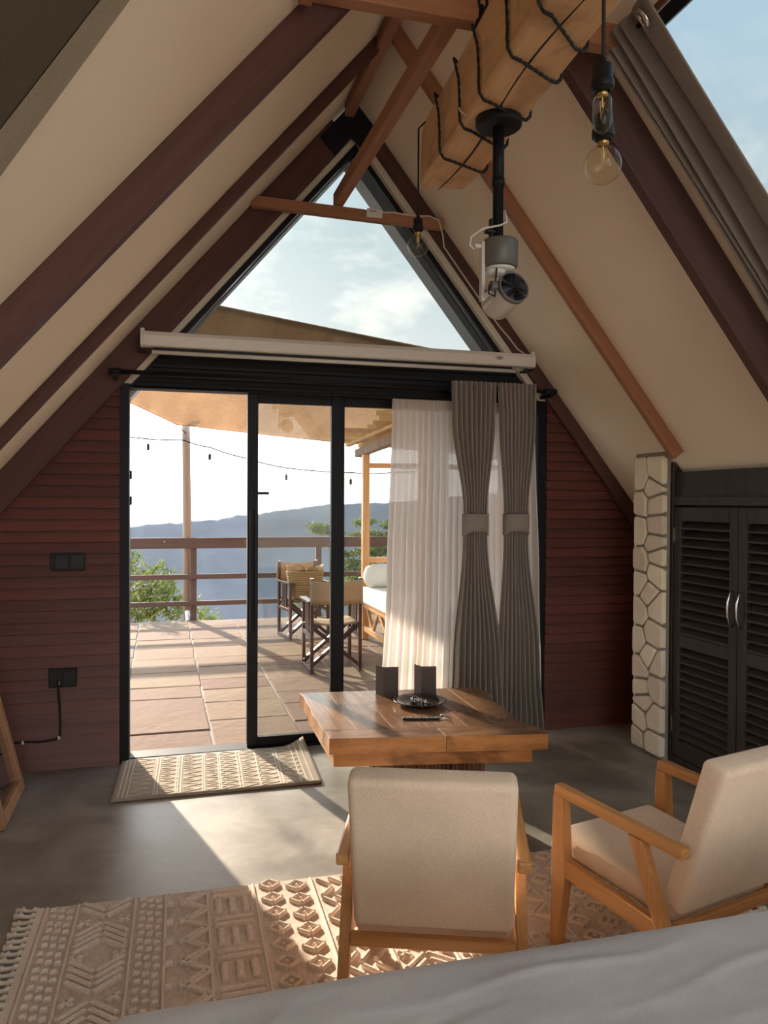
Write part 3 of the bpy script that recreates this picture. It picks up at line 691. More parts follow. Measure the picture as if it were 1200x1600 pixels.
lg = MB().tube([(1.985+.026*math.cos(a*math.pi/12), 4.461, 2.382+.011*math.sin(a*math.pi/12)) for a in range(25)], .0012, 5, False)
lo = build(wloc(lg, scr), 'logo', 'logo_red', scr, label='small oval logo badge')
for k in range(4):
    build(wloc(MB().box(1.971+k*.0078, 1.9765+k*.0078, 4.4602, 4.4612, 2.378, 2.3865), scr), 'logo_mark', 'black_plastic', lo)
lo.location = (0, 0, 0)

# junction box on the collar tie with its white wire
jb = empty('junction_box', (1.21, 4.565, 3.205), label='small white junction box on the collar tie', cat='junction box')
build(wloc(MB().box(1.165, 1.262, 4.552, 4.573, 3.19, 3.242), jb), 'case', 'white_plastic', jb, bevel=.004)
for i in range(3): build(wloc(MB().lathe([(.005, 0), (.005, .002)], 8, (1.19+i*.014, 4.5515, 3.225), Matrix.Rotation(math.pi/2, 3, 'X')), jb), 'indicator', 'grey_plastic', jb)
wp = [(1.262, 4.56, 3.225), (1.33, 4.565, 3.235), (1.45, 4.56, 3.225), (1.56, 4.56, 3.235), (1.62, 4.56, 3.215), (1.655, 4.58, 3.13), (1.68, 4.63, 3.08), (1.80, 4.632, 2.93), (1.95, 4.632, 2.74), (2.06, 4.632, 2.61), (2.13, 4.632, 2.54), (2.17, 4.60, 2.47), (2.18, 4.52, 2.425)]
build(wloc(MB().tube(wp, .0045, 6), jb), 'wire', 'wire_white', jb, smooth=True)

# ------------------------------------------------------------------ switch and socket on the boards
def plate_(name, x0, x1, z0, z1, label, extras):
    o = empty(name, ((x0+x1)/2, YW-.02, z0), label=label, cat='wall plate')
    part(o, 'plate', 'black_plastic', (x0, x1, YW-.034, YW-.018, z0, z1), bevel=.003); extras(o); return o
def ex1(o):
    for i in range(2): part(o, 'rocker', 'dark_grey_plastic', (-.585+.012+i*.082, -.585+.08+i*.082, YW-.04, YW-.033, 1.118, 1.192), bevel=.002)
plate_('light_switch', -.595, -.415, 1.105, 1.205, 'black double light switch on the left board wall', ex1)
def ex2(o):
    for i in range(2): part(o, 'socket_face', 'dark_grey_plastic', (-.60+i*.072, -.60+.062+i*.072, YW-.038, YW-.033, .47, .55), bevel=.002)
    part(o, 'indicator', 'white_plastic', (-.553, -.548, YW-.042, YW-.036, .475, .495))
plate_('power_socket', -.605, -.458, .458, .562, 'black double power socket low on the left board wall', ex2)
cb = empty('power_cable', (-.6, 4.66, .16), label='black cable hanging from the socket along the skirting', cat='cable')
build(wloc(MB().tube([(-.556, 4.665, .50), (-.556, 4.650, .47), (-.551, 4.655, .42), (-.548, 4.672, .35), (-.545, 4.672, .25), (-.548, 4.668, .185), (-.57, 4.668, .17), (-.65, 4.668, .163), (-.72, 4.668, .168), (-.80, 4.668, .166), (-.95, 4.668, .16)], .0055, 8), cb), 'wire', 'black_plastic', cb, smooth=True)
for x, z in ((-.550, .182), (-.735, .168)): build(wloc(MB().box(x-.006, x+.006, 4.655, 4.682, z-.008, z+.008), cb), 'clip', 'white_plastic', cb)

# leaning mirror on the far left
mi = empty('leaning_mirror', (-.70, 4.13, 0), label='wooden framed mirror leaning on the left slope', cat='mirror')
ld = V((-.236, 0, .972)).normalized(); nn = V((.972, 0, .236)).normalized(); LM = 1.38; mw = .062
def P3(y, s, n=0): return V((0, y, 0))+ld*s+nn*n
for y in (-.275+mw/2, .275-mw/2): beam('frame_stile', P3(y, 0.005), P3(y, LM), (0, mw, 0), nn*.04, 'mirror_wood', mi)
for s in (mw/2+.006, LM-mw/2): beam('frame_rail', P3(-.275+mw, s), P3(.275-mw, s), ld*mw, nn*.04, 'mirror_wood', mi)
beam('mirror_glass', P3(0, mw-.002, -.008), P3(0, LM-mw+.002, -.008), (0, .55-2*mw+.004, 0), nn*.008, 'mirror_silver', mi, bevel=0)
beam('backing_board', P3(0, .02, -.022), P3(0, LM-.02, -.022), (0, .50, 0), nn*.008, 'rafter_wood', mi, bevel=0)

# ------------------------------------------------------------------ stone column and cabinet
sc = empty('stone_column', (2.94, 4.10, 0), label='pale flagstone-clad column beside the dark cabinet', cat='column')
cx0, cy0, cy1 = 2.805, 3.955, 4.245
build(wloc(MB().hexa([(cx0,cy0,0),(3.12,cy0,0),(3.12,cy1,0),(cx0,cy1,0),(cx0,cy0,zr(cx0)-.005),(3.12,cy0,zr(3.12)-.005),(3.12,cy1,zr(3.12)-.005),(cx0,cy1,zr(cx0)-.005)]), sc), 'mortar_core', 'mortar', sc)
def clip(poly, a, b, c):      # keep a*x+b*y<=c
    out = []
    for (x0, y0), (x1, y1) in zip(poly, poly[1:]+poly[:1]):
        d0, d1 = a*x0+b*y0-c, a*x1+b*y1-c
        if d0 <= 0: out.append((x0, y0))
        if (d0 < 0) != (d1 < 0):
            f = d0/(d0-d1); out.append((x0+(x1-x0)*f, y0+(y1-y0)*f))
    return out
def stones(w, h, seeds, gap=.0075):
    res = []
    for i, (sx, sy) in enumerate(seeds):
        poly = [(-.006, .012), (w+.006, .012), (w+.006, h), (-.006, h)]
        for j, (tx, ty) in enumerate(seeds):
            if i == j: continue
            dx, dy = tx-sx, ty-sy; L = math.hypot(dx, dy); mx, my = (sx+tx)/2, (sy+ty)/2
            poly = clip(poly, dx/L, dy/L, (dx*mx+dy*my)/L-gap)
            if len(poly) < 3: break
        if len(poly) >= 3: res.append(poly)
    return res
random.seed(21)
def stoneface(w, h, to3, seed):
    rnd = random.Random(seed); seeds = []; z = .06; k = 0
    while z < h:
        if k % 3 == 2: seeds += [(w*.5+rnd.uniform(-.05, .05), z)]; z += rnd.uniform(.07, .1)
        else:
            s = rnd.uniform(.06, .1); seeds += [(w*.22+rnd.uniform(-.02, .03), z+rnd.uniform(-.02, .02)), (w*.74+rnd.uniform(-.03, .03), z+rnd.uniform(.01, .06))]; z += rnd.uniform(.10, .15)
        k += 1
    for poly in stones(w, h, seeds):
        # chamfer corners then dome
        n = len(poly); q = []
        for a, b in zip(poly, poly[1:]+poly[:1]):
            q += [(a[0]*.91+b[0]*.09, a[1]*.91+b[1]*.09), (a[0]*.09+b[0]*.91, a[1]*.09+b[1]*.91)]
        mx = sum(a for a, _ in q)/len(q); my = sum(b for _, b in q)/len(q); m_ = len(q); hh = rnd.uniform(.012, .022)
        vs = [to3(a, b, -.01) for a, b in q]+[to3(a, b, hh*.6) for a, b in q]+[to3(mx+(a-mx)*.86, my+(b-my)*.86, hh) for a, b in q]
        fs = [(i, (i+1) % m_, m_+(i+1) % m_, m_+i) for i in range(m_)]+[(m_+i, m_+(i+1) % m_, 2*m_+(i+1) % m_, 2*m_+i) for i in range(m_)]+[tuple(range(2*m_, 3*m_))]
        mb = MB().raw(vs, fs); build(wloc(mb, sc), 'stone', 'stone', sc, smooth=False)
stoneface(cy1-cy0, zr(cx0)-.03, lambda a, b, d: V((cx0-d, cy1-a, b)), 4)
stoneface(.30, zr(3.1)-.02, lambda a, b, d: V((cx0+.005+a, cy1+d, b)), 9)

CX = 2.845
cab = empty('louvered_cabinet', (3.0, 3.4, 0), label='dark stained built-in cabinet with louvered doors', cat='cabinet')
def cp(parent, name, mat, *b, **kw):
    mb = MB()
    for x in b: mb.box(*x)
    for p in mb.v: p -= cab.location
    return build(mb, name, mat, parent, **kw)
zt = zr(CX)
build(wloc(MB().hexa([(CX+.09,2.74,.02),(3.30,2.74,.02),(3.30,3.945,.02),(CX+.09,3.945,.02),(CX+.09,2.74,zr(CX+.09)-.02),(3.30,2.74,zr(3.30)-.02),(3.30,3.945,zr(3.30)-.02),(CX+.09,3.945,zr(CX+.09)-.02)]), cab), 'carcass', 'cabinet_wood', cab)
cp(cab, 'header_panel', 'cabinet_wood', (CX+.012, CX+.05, 2.74, 3.93, 1.53, zr(CX+.05)-.012))
cp(cab, 'frame_stile', 'cabinet_wood', (CX-.005, CX+.06, 3.93, 3.952, 0, zt-.02), bevel=.003)
cp(cab, 'frame_stile', 'cabinet_wood', (CX-.005, CX+.09, 3.952, 3.99, 0, zr(CX+.09)-.02), bevel=.003)
cp(cab, 'frame_rail', 'cabinet_wood', (CX-.003, CX+.05, 2.74, 3.93, 1.485, 1.535), bevel=.004)
cp(cab, 'frame_rail', 'cabinet_wood', (CX+.0, CX+.05, 2.74, 3.93, 0, .035), bevel=.003)
cp(cab, 'frame_stile', 'cabinet_wood', (CX-.005, CX+.06, 2.74, 2.79, 0, zt-.02), bevel=.003)
for y0, y1, hy in ((3.40, 3.925, 3.432), (2.795, 3.395, 3.365)):
    ov = .012
    d = cp(cab, 'door', 'cabinet_wood', (CX, CX+.035, y0, y0+.062, .04, 1.475), (CX, CX+.035, y1-.062, y1, .04, 1.475), (CX, CX+.035, y0+.062, y1-.062, 1.395, 1.475), (CX, CX+.035, y0+.062, y1-.062, .675, .745), (CX, CX+.035, y0+.062, y1-.062, .04, .105), bevel=.003)
    for z0, z1, n in ((.105, .675, 12), (.745, 1.395, 13)):
        for k in range(n):
            z = z0+(z1-z0)*(k+.5)/n; hgt = (z1-z0)/n
            mb = MB().hexa([(CX+.002,y0+.06,z-hgt*.45),(CX+.030,y0+.06,z+hgt*.15),(CX+.030,y1-.06,z+hgt*.15),(CX+.002,y1-.06,z-hgt*.45),(CX+.002,y0+.06,z-hgt*.25),(CX+.030,y0+.06,z+hgt*.40),(CX+.030,y1-.06,z+hgt*.40),(CX+.002,y1-.06,z-hgt*.25)])
            build(wloc(mb, cab), 'louver', 'louver_wood', d)
    hp = [(CX+.002, hy, 1.045), (CX-.018, hy, 1.03), (CX-.03, hy, .99), (CX-.033, hy, .95), (CX-.03, hy, .91), (CX-.018, hy, .87), (CX+.002, hy, .855)]
    build(wloc(MB().tube(hp, [.004, .005, .006, .0065, .006, .005, .004], 8), cab), 'handle', 'chrome', d, smooth=True)
    for z in (1.27, .18):
        yy = y1-.004 if y0 > 3.39 else y0+.004
        build(wloc(MB().box(CX-.006, CX+.004, yy-.006, yy+.006, z, z+.085), cab), 'hinge', 'chrome', d)
struct(MB().box(CX+.02, CX+.08, YB, 2.74, 0, zr(CX+.08)-.005), 'wall_right', 'plaster', label='low plastered wall under the right slope')

# ------------------------------------------------------------------ roof-window curtain with copper rod
rc = empty('roof_curtain', (2.1, 2.55, zr(2.1)), label='grey curtain gathered at the edge of the roof window', cat='curtain')
dR = V((1, 0, -SR_)).normalized()
def rpt(s, y, n): return V((1.635, y, zr(1.635)))+dR*s+NR*n
Lc = 1.5
ycs = [2.255, 2.315, 2.39, 2.445, 2.475, 2.505, 2.52, 2.54, 2.555, 2.57, 2.585]
def rcur(u, v):
    s = Lc*(1-v); k = u*(len(ycs)-1); i = min(int(k), len(ycs)-2); f = k-i; f = f*f*(3-2*f) if u > .25 else f
    y = ycs[i]+(ycs[i+1]-ycs[i])*f
    y = 2.585+(y-2.585)*(1+.06*s)+.02*s*.6
    n = .085+.032*math.cos(math.pi*k) if u > .28 else .17-.10*(u/.28)**1.3
    sag = .03*math.sin(math.pi*s/Lc)
    return rpt(s, y+.01*math.sin(3*s+u*9), n-sag*.3)
build(wloc(MB().grid(rcur, 100, 30), rc), 'cloth', 'curtain_grey', rc, smooth=True, solid=.005)
build(wloc(MB().tube([rpt(.06, 2.325, .158)+(V((0, .85, 0))-NR*.5).normalized()*.030*math.cos(a*math.pi/10)+dR*.030*math.sin(a*math.pi/10) for a in range(21)], .0075, 8, False), rc), 'eyelet', 'chrome', rc, smooth=True)
rr = empty('roof_curtain_rod', rpt(.05, 1.5, .12), label='copper-brown rod along the top of the roof window', cat='curtain rod')
build(wloc(MB().tube([rpt(.06, -2.2, .14), rpt(.06, 2.345, .14)], .013, 12), rr), 'pole', 'copper_rod', rr, smooth=True)
for y in (-2.19, 2.69): build(wloc(MB().tube([rpt(.06, min(y, 2.36), .10), rpt(.03, y, -.002)], .01, 8), rr), 'bracket', 'black_steel', rr)

# ------------------------------------------------------------------ hanging timber, chains, cords and pendants
TB0, TB1 = V((1.106, 3.065, 2.775)), V((.938, .3, 2.775)); TW, TH = .204, .25
tdir = (TB1-TB0).normalized(); tw = V((-tdir.y, tdir.x, 0)); tw = tw if tw.x > 0 else -tw
tm = MB(); nseg = 24; rnd = random.Random(2)
Lt = (TB1-TB0).length; sec = [(-.5, .06), (-.5, .94), (-.44, 1), (.44, 1), (.5, .94), (.5, .06), (.44, 0), (-.44, 0)]
rows = []
for i in range(nseg+1):
    s = i/nseg*Lt; row = []
    sh_ = .93 if i == 0 else 1
    for a, b in sec:
        j = V((s, a*TW, b*TH)); k = noise.noise(V((s*2.2, a*3, b*3)))*.007
        row.append(V((s, a*TW*sh_+k, (b-.5)*TH*sh_+.5*TH+k)))
    rows.append(row)
tv = [p for r in rows for p in r]; n8 = 8
tf = [(i*8+k, i*8+(k+1) % 8, (i+1)*8+(k+1) % 8, (i+1)*8+k) for i in range(nseg) for k in range(8)]+[tuple(range(7, -1, -1)), tuple(range(nseg*8, nseg*8+8))]
def T(s, a, h): return TB0+tdir*s+tw*a+V((0, 0, h))
tim = empty('hanging_timber', TB0, label='heavy squared timber beam hung from chains under the ridge', cat='beam')
to_ = build(MB().raw(tv, tf), 'log', 'timber', tim, bevel=.004)
mt = Matrix((tdir, -tw if tdir.cross(-tw).z > 0 else tw, V((0, 0, 1)))).transposed().to_4x4(); to_.matrix_basis = mt
ck = [(s, -.02+.02*math.sin(s*5)+.03*s/2) for s in [i*.08 for i in range(30)]]
build(wloc(MB().tube([T(s, a, .0+.001) for s, a in ck], [.0015+.0035*abs(math.sin(s*2.3)) for s, a in ck], 6), tim), 'drying_crack', 'black_plastic', tim)
def chain(name, base, top, label):
    o = empty(name, base, label=label, cat='chain', group='chains holding the timber'); n = int((top-base).length/.042)
    for i in range(n+1):
        c = (top-base)*(i/n); d = i % 2
        pts = []
        for a in range(17):
            th = a*math.pi/8; x = .014*math.cos(th); z = .029*math.sin(th)
            pts.append(c+(V((x, 0, z)) if d else V((0, x, z))))
        build(MB().tube(pts, .0055, 6, False), 'link', 'black_steel', o, smooth=True)
for ds, a, lab in ((.66, -.075, 'heavy black chain nearest the gable holding the timber'), (.73, -.03, 'heavy black chain in the middle holding the timber'), (.80, -.07, 'heavy black chain nearest the camera holding the timber')):
    b = T(ds, a, TH-.02); chain('chain', b, V((RX, b.y+.02, 3.86)), lab)
# cords wound round the timber
cord = empty('lamp_cord', T(.9, 0, 0), label='black twisted cord wound around the hanging timber', cat='cord')
hw = TW/2+.009
for k, (sl0, sr0) in enumerate(((.325, .225), (.565, .44), (.76, .65), (1.005, .89), (1.22, 1.06), (1.5, 1.36))):
    pts = [T(sl0-.12, -hw+.05, TH+.004), T(sl0-.06, -hw, TH-.0), T(sl0+.0, -hw-.002, TH*.6), T(sl0+.01, -hw-.001, TH*.25), T(sl0+.005, -hw, .035), T(sl0-.0, -hw+.004, .008), T(sl0-.01, -hw+.022, -.009), T(sl0-.02, -hw+.05, -.010), T(sl0*.5+sr0*.5, 0, -.010), T(sr0+.015, hw-.045, -.010), T(sr0+.005, hw-.018, -.009), T(sr0, hw-.002, .008), T(sr0, hw, .03), T(sr0-.005, hw+.002, TH*.5), T(sr0-.03, hw, TH)]
    fine = []
    for a, b in zip(pts[:-1], pts[1:]):
        for i in range(8): fine.append(a.lerp(b, i/8))
    for ph in (0, math.pi):
        tw_ = [p+V((math.cos(i*1.1+ph)*.003, math.cos(i*1.1+ph)*.002, math.sin(i*1.1+ph)*.003)) for i, p in enumerate(fine)]
        build(wloc(MB().tube(tw_, .0038, 6), cord), 'strand', 'rope_black', cord, smooth=True)
def pendant(top, zs, kind, label, start=None):
    o = empty('pendant_lamp', (top.x, top.y, zs), label=label, cat='lamp', group='bare bulb pendants')
    pts = ([start] if start else [])+[top, V((top.x, top.y, zs+.012))]
    build(wloc(MB().tube(pts, .0038, 6), o), 'cord', 'rope_black', o, smooth=True)
    if kind == 'small': s, prof = .8, None
    else: s = 1
    sp = [(.0, .014), (.009, .014), (.011, .0), (.024, -.004), (.025, -.038), (.028, -.04), (.028, -.058), (.022, -.062), (.020, -.066), (0, -.066)]
    if kind == 'tube': s = 1.0
    build(MB().lathe([(r*s, z*s) for r, z in sp], 20), 'socket', 'black_plastic', o, smooth=True, bevel=.001)
    if kind == 'tube': gp = [(.013, -.062), (.014, -.07), (.0225, -.085), (.0235, -.12), (.0235, -.135), (.018, -.155), (.008, -.163), (0, -.165)]; R = 0
    else:
        R = .0475 if kind == 'globe' else .043; zc = -.066*s-.018-R*.93
        gp = [(.014, -.066*s), (.0145, -.066*s-.012)]+[(R*math.cos(a), zc+R*math.sin(a)) for a in [math.radians(70-10*i) for i in range(17)]]+[(0, zc-R)]
    b = build(MB().lathe(gp, 24), 'bulb', 'bulb_glass', o, smooth=True)
    cl = MB().lathe([(.0142*s if kind != 'tube' else .0135, -.064*s), (.0142*s if kind != 'tube' else .0135, -.064*s-.014)], 16)
    build(cl, 'screw_cap', 'brass', o, smooth=True)
    zb = gp[-1][1]
    build(MB().tube([(0, 0, -.07*s), (0, 0, zb*.62)], .0022, 6).tube([(.004, 0, -.09*s), (.006, 0, zb*.55), (.0, .006, zb*.78), (-.006, 0, zb*.55), (-.004, 0, -.09*s)], .0008, 5), 'filament', 'filament', b)
    return o
pendant(V((.990, 3.035, 3.0)), 2.640, 'small', 'small bare bulb pendant hanging at the far end of the timber', V((1.02, 3.03, TB0.z+TH+.006)))
pendant(V((1.02, 1.70, 2.99)), 2.555, 'tube', 'tubular filament bulb pendant beside the roof-window curtain', V((.96, 1.70, TB0.z+TH+.006)))
q = T(1.06+.26, hw+.006, 0); pendant(V((1.068, 1.775, 2.80)), 2.478, 'globe', 'round globe bulb pendant just below the tubular bulb', V((1.10, 1.78, 2.86)))

# ------------------------------------------------------------------ projector on its drop pole
PX, PY = 1.075, 2.438
pj = empty('projector', (PX, PY, 2.15), label='white cylindrical projector on a black pole under the timber', cat='projector')
def lp(prof, name, mat, c, rot=None, n=28, **kw): return build(wloc(MB().lathe(prof, n, c, rot), pj), name, mat, pj, smooth=True, **kw)
lp([(0, -.032), (.070, -.032), (.077, -.026), (.077, .0), (0, .0)], 'mount_plate', 'black_plastic', (PX, PY, 2.775), bevel=.001)
lp([(.019, -.23), (.019, -.03)], 'upper_tube', 'black_steel', (PX, PY, 2.775))
lp([(0, -.405), (.0175, -.40), (.0175, -.2), (.021, -.2), (.021, -.225)], 'lower_tube', 'black_steel', (PX, PY, 2.775))
build(wloc(MB().box(PX-.045, PX-.012, PY-.012, PY+.012, 2.392, 2.402).box(PX-.03, PX-.018, PY-.008, PY+.008, 2.36, 2.44), pj), 'clamp', 'black_plastic', pj, bevel=.002)
HX = PX+.008
lp([(0, .0), (.052, .0), (.060, .006), (.061, .085), (.057, .092), (0, .092)], 'housing', 'grey_plastic', (HX, PY, 2.278))
lp([(0, -.006), (.048, -.006), (.05, .002), (0, .002)], 'diffuser', 'white_plastic', (HX, PY, 2.278))
lp([(0, -.024), (.03, -.02), (.036, -.006), (0, -.006)], 'lens_dome', 'white_plastic', (HX-.012, PY+.01, 2.278))
build(wloc(MB().box(PX-.062, PX-.048, PY-.012, PY+.012, 2.165, 2.362).box(PX-.085, PX-.045, PY-.008, PY+.008, 2.338, 2.352), pj), 'arm', 'projector_shell', pj, bevel=.003)
axp = V((.10, -.96, .25)).normalized(); rotp = V((0, 0, 1)).rotation_difference(axp).to_matrix()
vc = V((1.099, 2.36, 2.198)); Lp = .135
lp([(0, -Lp), (.046, -Lp), (.053, -Lp+.008), (.0535, -.012), (.0535, -.004), (.05, 0), (0, 0)], 'body', 'projector_shell', vc, rotp, 36)
def ringp(r0, r1, z0, z1): return [(r0, z0), (r1, z0), (r1, z1), (r0, z1)]
lp([(.049, -.002), (.0545, -.012), (.0545, .002), (.049, .0025), (.049, -.002)], 'end_ring', 'grey_plastic', vc, rotp, 36)
lp([(0, .0012), (.0495, .0012)], 'grille_back', 'grey_plastic', vc, rotp, 36)
xa_ = rotp @ V((1, 0, 0)); ya_ = rotp @ V((0, 1, 0))
for g in range(3):
    a0 = math.radians(90+120*g)
    d1_ = V((math.cos(a0), math.sin(a0), 0)); n1_ = V((-math.sin(a0), math.cos(a0), 0))
    for k in range(7):          # slots parallel to one edge of each 120 degree sector
        t0 = .004+k*.0058; s0 = -.577*t0+.003; s1 = math.sqrt(max(1e-6, .0455**2-t0**2))
        if s1-s0 > .006: build(wloc(MB().tube([vc+rotp @ (n1_*t0+d1_*s0)+axp*.0014, vc+rotp @ (n1_*t0+d1_*s1)+axp*.0014], .0012, 4), pj), 'grille_bar', 'black_plastic', pj)
build(wloc(MB().tube([vc+rotp @ V((-.056, .0, -.02)), vc+rotp @ V((-.075, .0, -.02))], .016, 12), pj), 'pivot', 'grey_plastic', pj)
build(wloc(MB().tube([(PX+.02, PY-.01, 2.47), (PX+.026, PY-.015, 2.43), (PX-.0, PY-.02, 2.415), (PX-.06, PY-.015, 2.40), (PX-.095, PY, 2.375), (PX-.10, PY, 2.345), (PX-.085, PY, 2.335)], .0035, 6), pj), 'white_cable', 'wire_white', pj, smooth=True)
build(wloc(MB().tube([(PX-.01, PY-.02, 2.30), (PX-.018, PY-.03, 2.25), (PX-.03, PY-.05, 2.215), (PX-.055, PY-.06, 2.20), (PX-.06, PY-.065, 2.175), (PX-.04, PY-.07, 2.165), (PX-.035, PY-.06, 2.19)], .003, 6), pj), 'black_cable', 'black_plastic', pj, smooth=True)
build(wloc(MB().tube([(PX-.03, PY-.06, 2.215), (PX-.045, PY-.066, 2.20), (PX-.04, PY-.068, 2.185)], .0035, 6), pj), 'red_cable', 'red_wire', pj, smooth=True)
build(wloc(MB().tube([T(.565, -hw-.003, TH*.25), T(.59, -hw-.004, .03), T(.6, -.07, -.004)], .0025, 6), pj), 'feed_wire', 'wire_white', pj, smooth=True)

# ------------------------------------------------------------------ live-edge table and things on it
tbl = empty('low_table', (1.15, 3.55, 0), label='square live-edge timber table on a stick-clad pedestal', cat='table')
FLc, FRc, BRc, BLc = V((.672, 3.232, 0)), V((1.588, 3.062, 0)), V((1.617, 3.935, 0)), V((.690, 4.045, 0))
def Q(u, v): return (FLc*(1-u)+FRc*u)*(1-v)+(BLc*(1-u)+BRc*u)*v
ZT = .5
def edge_wob(v, side): return (.004*math.sin(9*v+1)+.003*math.sin(23*v)) if side < 0 else (.022*math.sin(6*v+2.4)+.01*math.sin(17*v))
def plank(name, u0, u1, v0, v1, live=0, mat='table_wood', front=False):
    pts = []; n = 14
    for i in range(n+1):
        v = v0+(v1-v0)*i/n; pts.append(Q(u0, v)+V((edge_wob(v, -1) if live < 0 else 0, 0, 0)))
    rgt = []
    for i in range(n+1):
        v = v1+(v0-v1)*i/n; rgt.append(Q(u1, v)+V((edge_wob(v, 1) if live > 0 else 0, 0, 0)))
    loop = pts[::-1]+rgt[::-1]
    # loop anticlockwise seen from above: left edge down, then right edge up
    b = [V((p.x, p.y, ZT-.068)) for p in loop]; mb = MB(); n_ = len(b)
    tp_ = [V((p.x, p.y, ZT)) for p in loop]
    mb.raw(b+tp_, [tuple(range(n_-1, -1, -1)), tuple(range(n_, 2*n_))]+[(i, (i+1) % n_, n_+(i+1) % n_, n_+i) for i in range(n_)])
    o = build(wloc(mb, tbl), name, mat, tbl, bevel=.0016)
    o.data.materials.append(M['table_edge'])
    for p in o.data.polygons:
        if abs(p.normal.z) < .5: p.material_index = 1
    return o
us = [0, .155, .33, .50, .69, .84, 1]
for i in range(6): plank('plank', us[i]+(.0005 if i else 0), us[i+1]-.0005*(i < 5), .1605, 1, -1 if i == 0 else (1 if i == 5 else 0))
plank('end_plank', 0, .538, 0, .160, -1, 'table_wood_x'); plank('end_plank', .539, 1, 0, .160, 1, 'table_wood_x')
ap = [Q(.03, .035), Q(.955, .035), Q(.955, .965), Q(.03, .965)]
build(wloc(MB().prism([(p.x, p.y, ZT-.130) for p in ap], (0, 0, .0615)), tbl), 'apron', 'table_edge', tbl, bevel=.003)
build(wloc(MB().box(1.02, 1.42, 3.40, 3.75, 0, ZT-.13), tbl), 'pedestal_core', 'stick_wood', tbl)
rnd = random.Random(4)
for k in range(22):
    x = 1.0+k*.0205; 
    for y in (3.385, 3.765):
        r = rnd.uniform(.009, .013); build(wloc(MB().tube([(x, y, 0), (x+rnd.uniform(-.004, .004), y+rnd.uniform(-.006, .006), .2), (x+rnd.uniform(-.004, .004), y, ZT-.131)], r, 7), tbl), 'stick', 'stick_wood', tbl, smooth=True)
for k in range(18):
    y = 3.395+k*.0212
    for x in (1.005, 1.435):
        r = rnd.uniform(.009, .013); build(wloc(MB().tube([(x, y, 0), (x+rnd.uniform(-.006, .006), y, .2), (x, y+rnd.uniform(-.004, .004), ZT-.131)], r, 7), tbl), 'stick', 'stick_wood', tbl, smooth=True)
dish = empty('dark_plate', (1.222, 3.675, ZT), label='dark glazed plate with silver trinkets in the middle of the table', cat='plate')
build(MB().lathe([(0, .003), (.075, .003), (.085, .006), (.13, .020), (.132, .023), (.128, .024), (.086, .012), (.075, .009), (0, .009)], 48), 'dish', 'plate_glaze', dish, smooth=True)
ky = empty('key_bunch', (1.225, 3.67, ZT+.009), label='bunch of small silver keys lying on the dark plate', cat='keys')
rnd = random.Random(6)
for k in range(5):
    a = rnd.uniform(0, 6.28); x, y = rnd.uniform(-.03, .03), rnd.uniform(-.03, .03); c, s_ = math.cos(a), math.sin(a); z = .003+k*.0035
    build(MB().tube([(x+.012*math.cos(q)*1, y+.012*math.sin(q), z) for q in [i*math.pi/6 for i in range(13)]], .003, 6, False).tube([(x+.012*c, y+.012*s_, z), (x+.045*c, y+.045*s_, z+.004)], .003, 6).tube([(x+.035*c, y+.035*s_, z), (x+.035*c-.008*s_, y+.035*s_+.008*c, z)], .0028, 5), 'key', 'chrome', ky, smooth=True)
build(MB().tube([(-.02+.016*math.cos(q), .02+.016*math.sin(q), .018+.006*math.sin(q)) for q in [i*math.pi/8 for i in range(17)]], .0018, 6, False), 'ring', 'chrome', ky, smooth=True)
stp = empty('beaded_strap', (1.155, 3.41, ZT), math.radians(-13), label='black strap with silver studs lying in front of the plate', cat='strap')
build(MB().box(-.10, .07, -.011, .011, 0, .009), 'strap', 'black_plastic', stp, bevel=.002)
for k in range(13): build(MB().box(-.092+k*.0125, -.088+k*.0125+.002*(k % 3), -.008, .009, .009, .0115), 'stud', 'chrome', stp)
build(MB().tube([(.07, 0, .006), (.09, .002, .006), (.125, -.008, .004)], .003, 6).tube([(.085+.010*math.cos(q), .0, .014+.010*math.sin(q)) for q in [i*math.pi/6 for i in range(13)]], .002, 6, False), 'clasp', 'chrome', stp, smooth=True)
for x, y, a, lab in ((1.125, 3.865, -.12, 'dark folded menu card standing behind the plate on the left'), (1.318, 3.83, -.22, 'dark folded menu card standing behind the plate on the right')):
    cd = empty('menu_card', (x, y, ZT), a, label=lab, cat='card', group='menu cards')
    build(MB().box(-.035, .042, -.0012, .0012, 0, .150), 'front_panel', 'card_brown', cd)
    o = build(MB().box(-.065, 0, -.0012, .0012, 0, .150), 'folded_panel', 'card_brown', cd); o.location = (-.035, 0, 0); o.rotation_euler = (0, 0, math.radians(-62))
    for k in range(9): build(MB().box(-.028, .035, -.0018, -.0011, .02+k*.0135, .0212+k*.0135), 'printed_line', 'black_plastic', cd)

